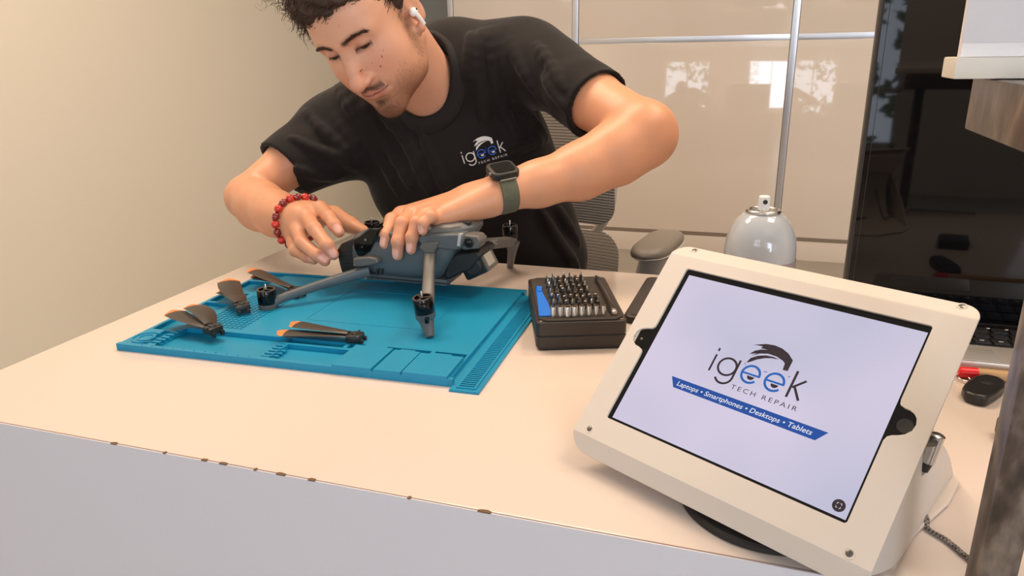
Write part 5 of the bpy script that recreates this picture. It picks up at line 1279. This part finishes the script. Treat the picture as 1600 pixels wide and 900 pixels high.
# curls over the forehead and temple
for i in range(130):
    x = rh.uniform(-.078, .070); y = .070 - 6.5 * x * x + rh.uniform(-.02, .010); z = .100 + rh.uniform(-.003, .03) - 2.2 * max(0, abs(x) - .03) ** 1.0 * .3
    curl(hl(x, y, z), HMM.to_3x3() @ Vector((rh.uniform(-.8, .5), rh.uniform(.2, 1), rh.uniform(-.2, .5))), rh.uniform(.010, .024), rh.uniform(.002, .006), rh.uniform(.5, 1.6), rh.uniform(.0006, .0014))
for i in range(150):
    u = rh.uniform(446, 478); v = rh.uniform(-18, 40) if u > 458 else rh.uniform(-25, 12); p = pw(u + max(0, v) * .35, v, 1.06 + rh.uniform(-.02, .03))
    curl(p, (rh.uniform(-.9, .2), rh.uniform(-.5, .5), rh.uniform(-1, -.1)), rh.uniform(.012, .030), rh.uniform(.003, .008), rh.uniform(.6, 1.8), rh.choice((.0003, .0005, .0009)))
for i in range(40):
    p = pw(rh.uniform(415, 470), rh.uniform(-22, 6), 1.06 + rh.uniform(-.02, .02)); curl(p, (rh.uniform(-1, .3), rh.uniform(-.5, .5), rh.uniform(-.6, .5)), rh.uniform(.012, .030), rh.uniform(.004, .009), rh.uniform(.7, 1.5), .00025)
idx = [i for i in range(len(ap)) if (lambda q: q[1] > -.01 and q[2] > .03)(in_head(ap[i:i + 1].astype(np.float32))[0])]
for i in rh.sample(idx, min(2400, len(idx))):
    q = in_head(ap[i:i + 1].astype(np.float32))[0]; nv = (Vector(ap[i]) - hl(0, -.015, .05)).normalized()
    d = R3h @ Vector((-.9 + rh.uniform(-.4, .4), .5, -.25 + rh.uniform(-.3, .4))); d = d - nv * d.dot(nv) * .9; fr = .45 if q[1] > .045 else 1.0
    curl(Vector(ap[i]) - nv * .001, d, fr * rh.uniform(.012, .030), rh.uniform(.001, .003), rh.uniform(.3, 1.0), rh.uniform(.0005, .0010), 9)
bmobj('curls', bm, M_['hair'], hair, smooth='all')
# short facial hair: strands along the face surface
hb = BVHTree.FromPolygons([Vector(p) for p in hp], [tuple(int(i) for i in q) for q in hq])
def strand(bm, root, nrm, d, L, r):
    t = (Vector(d) - nrm * Vector(d).dot(nrm)).normalized(); s = t.cross(nrm) * r; tip = root + t * L + nrm * L * .45; m = root + t * L * .5 + nrm * L * .32
    a, b, c, e, f = bm.verts.new(root - s), bm.verts.new(root + s), bm.verts.new(m + s * .8), bm.verts.new(m - s * .8), bm.verts.new(tip)
    bm.faces.new((a, b, c, e)); bm.faces.new((e, c, f))
def on_face(x, z, y0=.16):
    h = hb.ray_cast(hl(x, y0, z), -(HMM.to_3x3() @ Vector((0, 1, 0)))); return h[0], h[1]
R3 = HMM.to_3x3()
bm = bmesh.new()
for s in (-1, 1):
    for i in range(420):
        t = rh.random(); x = s * (.010 + .040 * t); zc = .0368 + .0042 * math.sin(t * 2.6) - .0015; z = zc + rh.gauss(0, .0022 * (1 - .55 * t))
        p, n = on_face(x, z)
        if p: strand(bm, p, n, R3 @ Vector((s, -.2, .55 - .9 * t)), rh.uniform(.004, .008), .00022)
bmobj('eyebrows', bm, M_['brow'], man, smooth=False)
bm = bmesh.new()
for i in range(5200):
    if i < 1000: x = rh.uniform(-.025, .025); z = -.0412 + rh.gauss(0, .0020) - abs(x) * .24; L = rh.uniform(.0018, .0036)
    elif i < 1300: x = rh.gauss(0, .007); z = rh.uniform(-.080, -.070); L = rh.uniform(.002, .004)
    elif i < 2600: x = rh.gauss(0, .020); z = rh.uniform(-.112, -.080); L = rh.uniform(.0025, .0050)
    else: x = rh.uniform(-.066, .066); z = rh.uniform(-.122, -.062) + max(0, abs(x) - .03) * 1.1; L = rh.uniform(.0010, .0024)
    p, n = on_face(x, z)
    q_ = in_head(np.array([p], np.float32))[0] if p else None
    if p and q_[1] > .004 and q_[2] > -.078 - .6 * q_[1]: strand(bm, p, n, R3 @ Vector((x * 4, .1, -1)), L, .00011)
for i in range(900):
    z = rh.uniform(-.06, .05); y = .012 + rh.gauss(0, .008) + max(0, -z) * .1
    h = hb.ray_cast(hl(.14, y, z), -(R3 @ Vector((1, 0, 0))))
    if h[0]: strand(bm, h[0], h[1], R3 @ Vector((0, .3, -1)), rh.uniform(.0015, .0035), .00013)
bmobj('beard', bm, M_['stubble'], man, smooth=False)
bm = bmesh.new()
for s in (-1, 1):
    for i in range(30):
        t = i / 29; rt_ = hl(s * (.0165 + .026 * t), .0885 - .004 * abs(t - .5) * 4 * abs(t - .5) - .003 * t, .0178 + .0012 * math.sin(t * 3)); nv = R3 @ Vector((s * .1, 1, -.2))
        strand(bm, rt_, nv.normalized(), R3 @ Vector((s * (.6 * t), .3, -1)), rh.uniform(.0025, .0045), .00016)
bmobj('eyelashes', bm, M_['eye'], man, smooth=False)

# ---- worn and carried things
# ear bud
eb = thing('earbud', 'white wireless earbud in the ear of the man', 'earbud', pw(650, 20, hl(.088, -.005, 0).y))
ec = hl(.0835, .0, .004)
bm = bmesh.new(); bmesh.ops.create_uvsphere(bm, u_segments=20, v_segments=14, radius=1, matrix=Matrix.Translation(ec) @ R3.to_4x4() @ Matrix.Diagonal((.0065, .0080, .0068, 1))); bmobj('bud', bm, M_['white'], eb)
bm = bmesh.new(); tube(bm, [ec + R3 @ Vector((.003, .002, -.001)), ec + R3 @ Vector((.0045, .001, -.010)), ec + R3 @ Vector((.004, -.001, -.024))], [.0036, .0034, .0030], 14); bmobj('stem', bm, M_['white'], eb)
bm = bmesh.new(); lathe(bm, [(.0016, 0), (.0016, .0006)], 12, align_z(ec + R3 @ Vector((.0062, -.002, .002)), R3 @ Vector((1, .2, .1)))); bmobj('sensor', bm, M_['blackmatte'], eb)
# watch
ad = (WRL - FA[3]).normalized()
wc = march(AL, 786, 296, .6, 1.6); wcen = lerp(FA[3], WRL, 1.0) + (WRL - FA[3]) * .10
up = Vector((0, 0, 1)); up = (up - ad * up.dot(ad)).normalized(); sd = ad.cross(up)
view = (Vector(CP) - wcen).normalized(); top = (up * .93 + (view - ad * view.dot(ad)).normalized() * .36).normalized(); sd = ad.cross(top).normalized()
def surf(dirv, extra=.0):
    lo_, hi_ = .005, .06
    for _ in range(18):
        m = (lo_ + hi_) / 2
        if AL(np.array([wcen + dirv * m], np.float32))[0] < 0: lo_ = m
        else: hi_ = m
    return lo_ + extra
wt = thing('wristwatch', 'square black smartwatch with an olive band on the wrist of the man', 'watch', wcen)
bm = bmesh.new(); secs = []
for k in range(49):
    a = k * math.tau / 48; dr = top * math.cos(a) + sd * math.sin(a); r = surf(dr); w = .0125
    secs.append([wcen + dr * (r + e) + ad * q for e, q in ((.0002, -w), (.0024, -w), (.0028, 0), (.0024, w), (.0002, w))])
secs[-1] = secs[0]; loft(bm, secs, caps=False); bmesh.ops.remove_doubles(bm, verts=bm.verts, dist=1e-5); bmobj('band', bm, M_['band'], wt, smooth=60)
rt = surf(top); WMx = axes_matrix(wcen + top * (rt + .004), ad, sd, top)
bm = bmesh.new(); rr = round_rect(-.0205, -.0185, .0205, .0185, .009, 6); prism(bm, rr, -.0055, .0055, WMx); cs = bev(bmobj('case', bm, M_['black'], wt), .0022, 3)
bm = bmesh.new(); a = prism(bm, round_rect(-.0155, -.0135, .0155, .0135, .006, 6), .0045, .0061, WMx); bmobj('display', bm, M_['blackgloss'], cs)
bm = bmesh.new(); lathe(bm, [(.003, -.001), (.0032, .0012), (.0028, .0022)], 18, align_z(WMx @ Vector((.0205, -.006, .001)), ad)); bmobj('crown', bm, M_['darksteel'], cs)
bm = bmesh.new()
for s in (-1, 1): tube(bm, [WMx @ Vector((-.012, s * .0205, -.003)), WMx @ Vector((.012, s * .0205, -.003))], .0013, 10)
bmobj('lug', bm, M_['steel'], wt)
# bead bracelet
ad = (WRR - FR[2]).normalized(); bc = lerp(FR[2], WRR, .98); brt = thing('bead_bracelet', 'bracelet of red and dark skull beads on the wrist of the man', 'bracelet', bc)
ad = (ad + Vector((.15, 0, .0))).normalized()
u1 = ad.orthogonal().normalized(); v1 = ad.cross(u1); NBD = 18; cordp = []
for k in range(NBD):
    a = k * math.tau / NBD; dr = u1 * math.cos(a) + v1 * math.sin(a); lo_, hi_ = .004, .06
    for _ in range(16):
        m = (lo_ + hi_) / 2
        if AR(np.array([bc + dr * m], np.float32))[0] < 0: lo_ = m
        else: hi_ = m
    p = bc + dr * (lo_ + .0048); cordp.append(p)
rb_ = .0066
for k, p in enumerate(cordp):
    bm = bmesh.new(); tng = (cordp[(k + 1) % NBD] - cordp[k - 1]).normalized(); out = (p - bc).normalized(); Mb = align_z(p, out, tng)
    if k % 2: bmesh.ops.create_uvsphere(bm, u_segments=16, v_segments=12, radius=rb_, matrix=Mb); bmobj('round_bead', bm, M_['bead_red'], brt, label='red round bead')
    else:
        a, b = nets(Sdf().add(s_ell((0, 0, 0), (.0066, .0055, .0060))).add(s_cap((.0035, 0, .001), (.0058, 0, .001), .0034, .0030), .002).sub(s_ball((-.0008, .0020, .0052), .0016), .0008).sub(s_ball((-.0008, -.0020, .0052), .0016), .0008), (-.008,) * 3, (.009,) * 3, .0008)
        bm.free(); me = np_mesh('skull_bead', a, b); me.transform(Mb); link('skull_bead', me, M_['bead_dark'], brt, smooth='all', label='dark skull-shaped bead')
bm = bmesh.new(); tube(bm, cordp + [cordp[0]], .0011, 8); bmobj('elastic_cord', bm, M_['rubber'], brt)
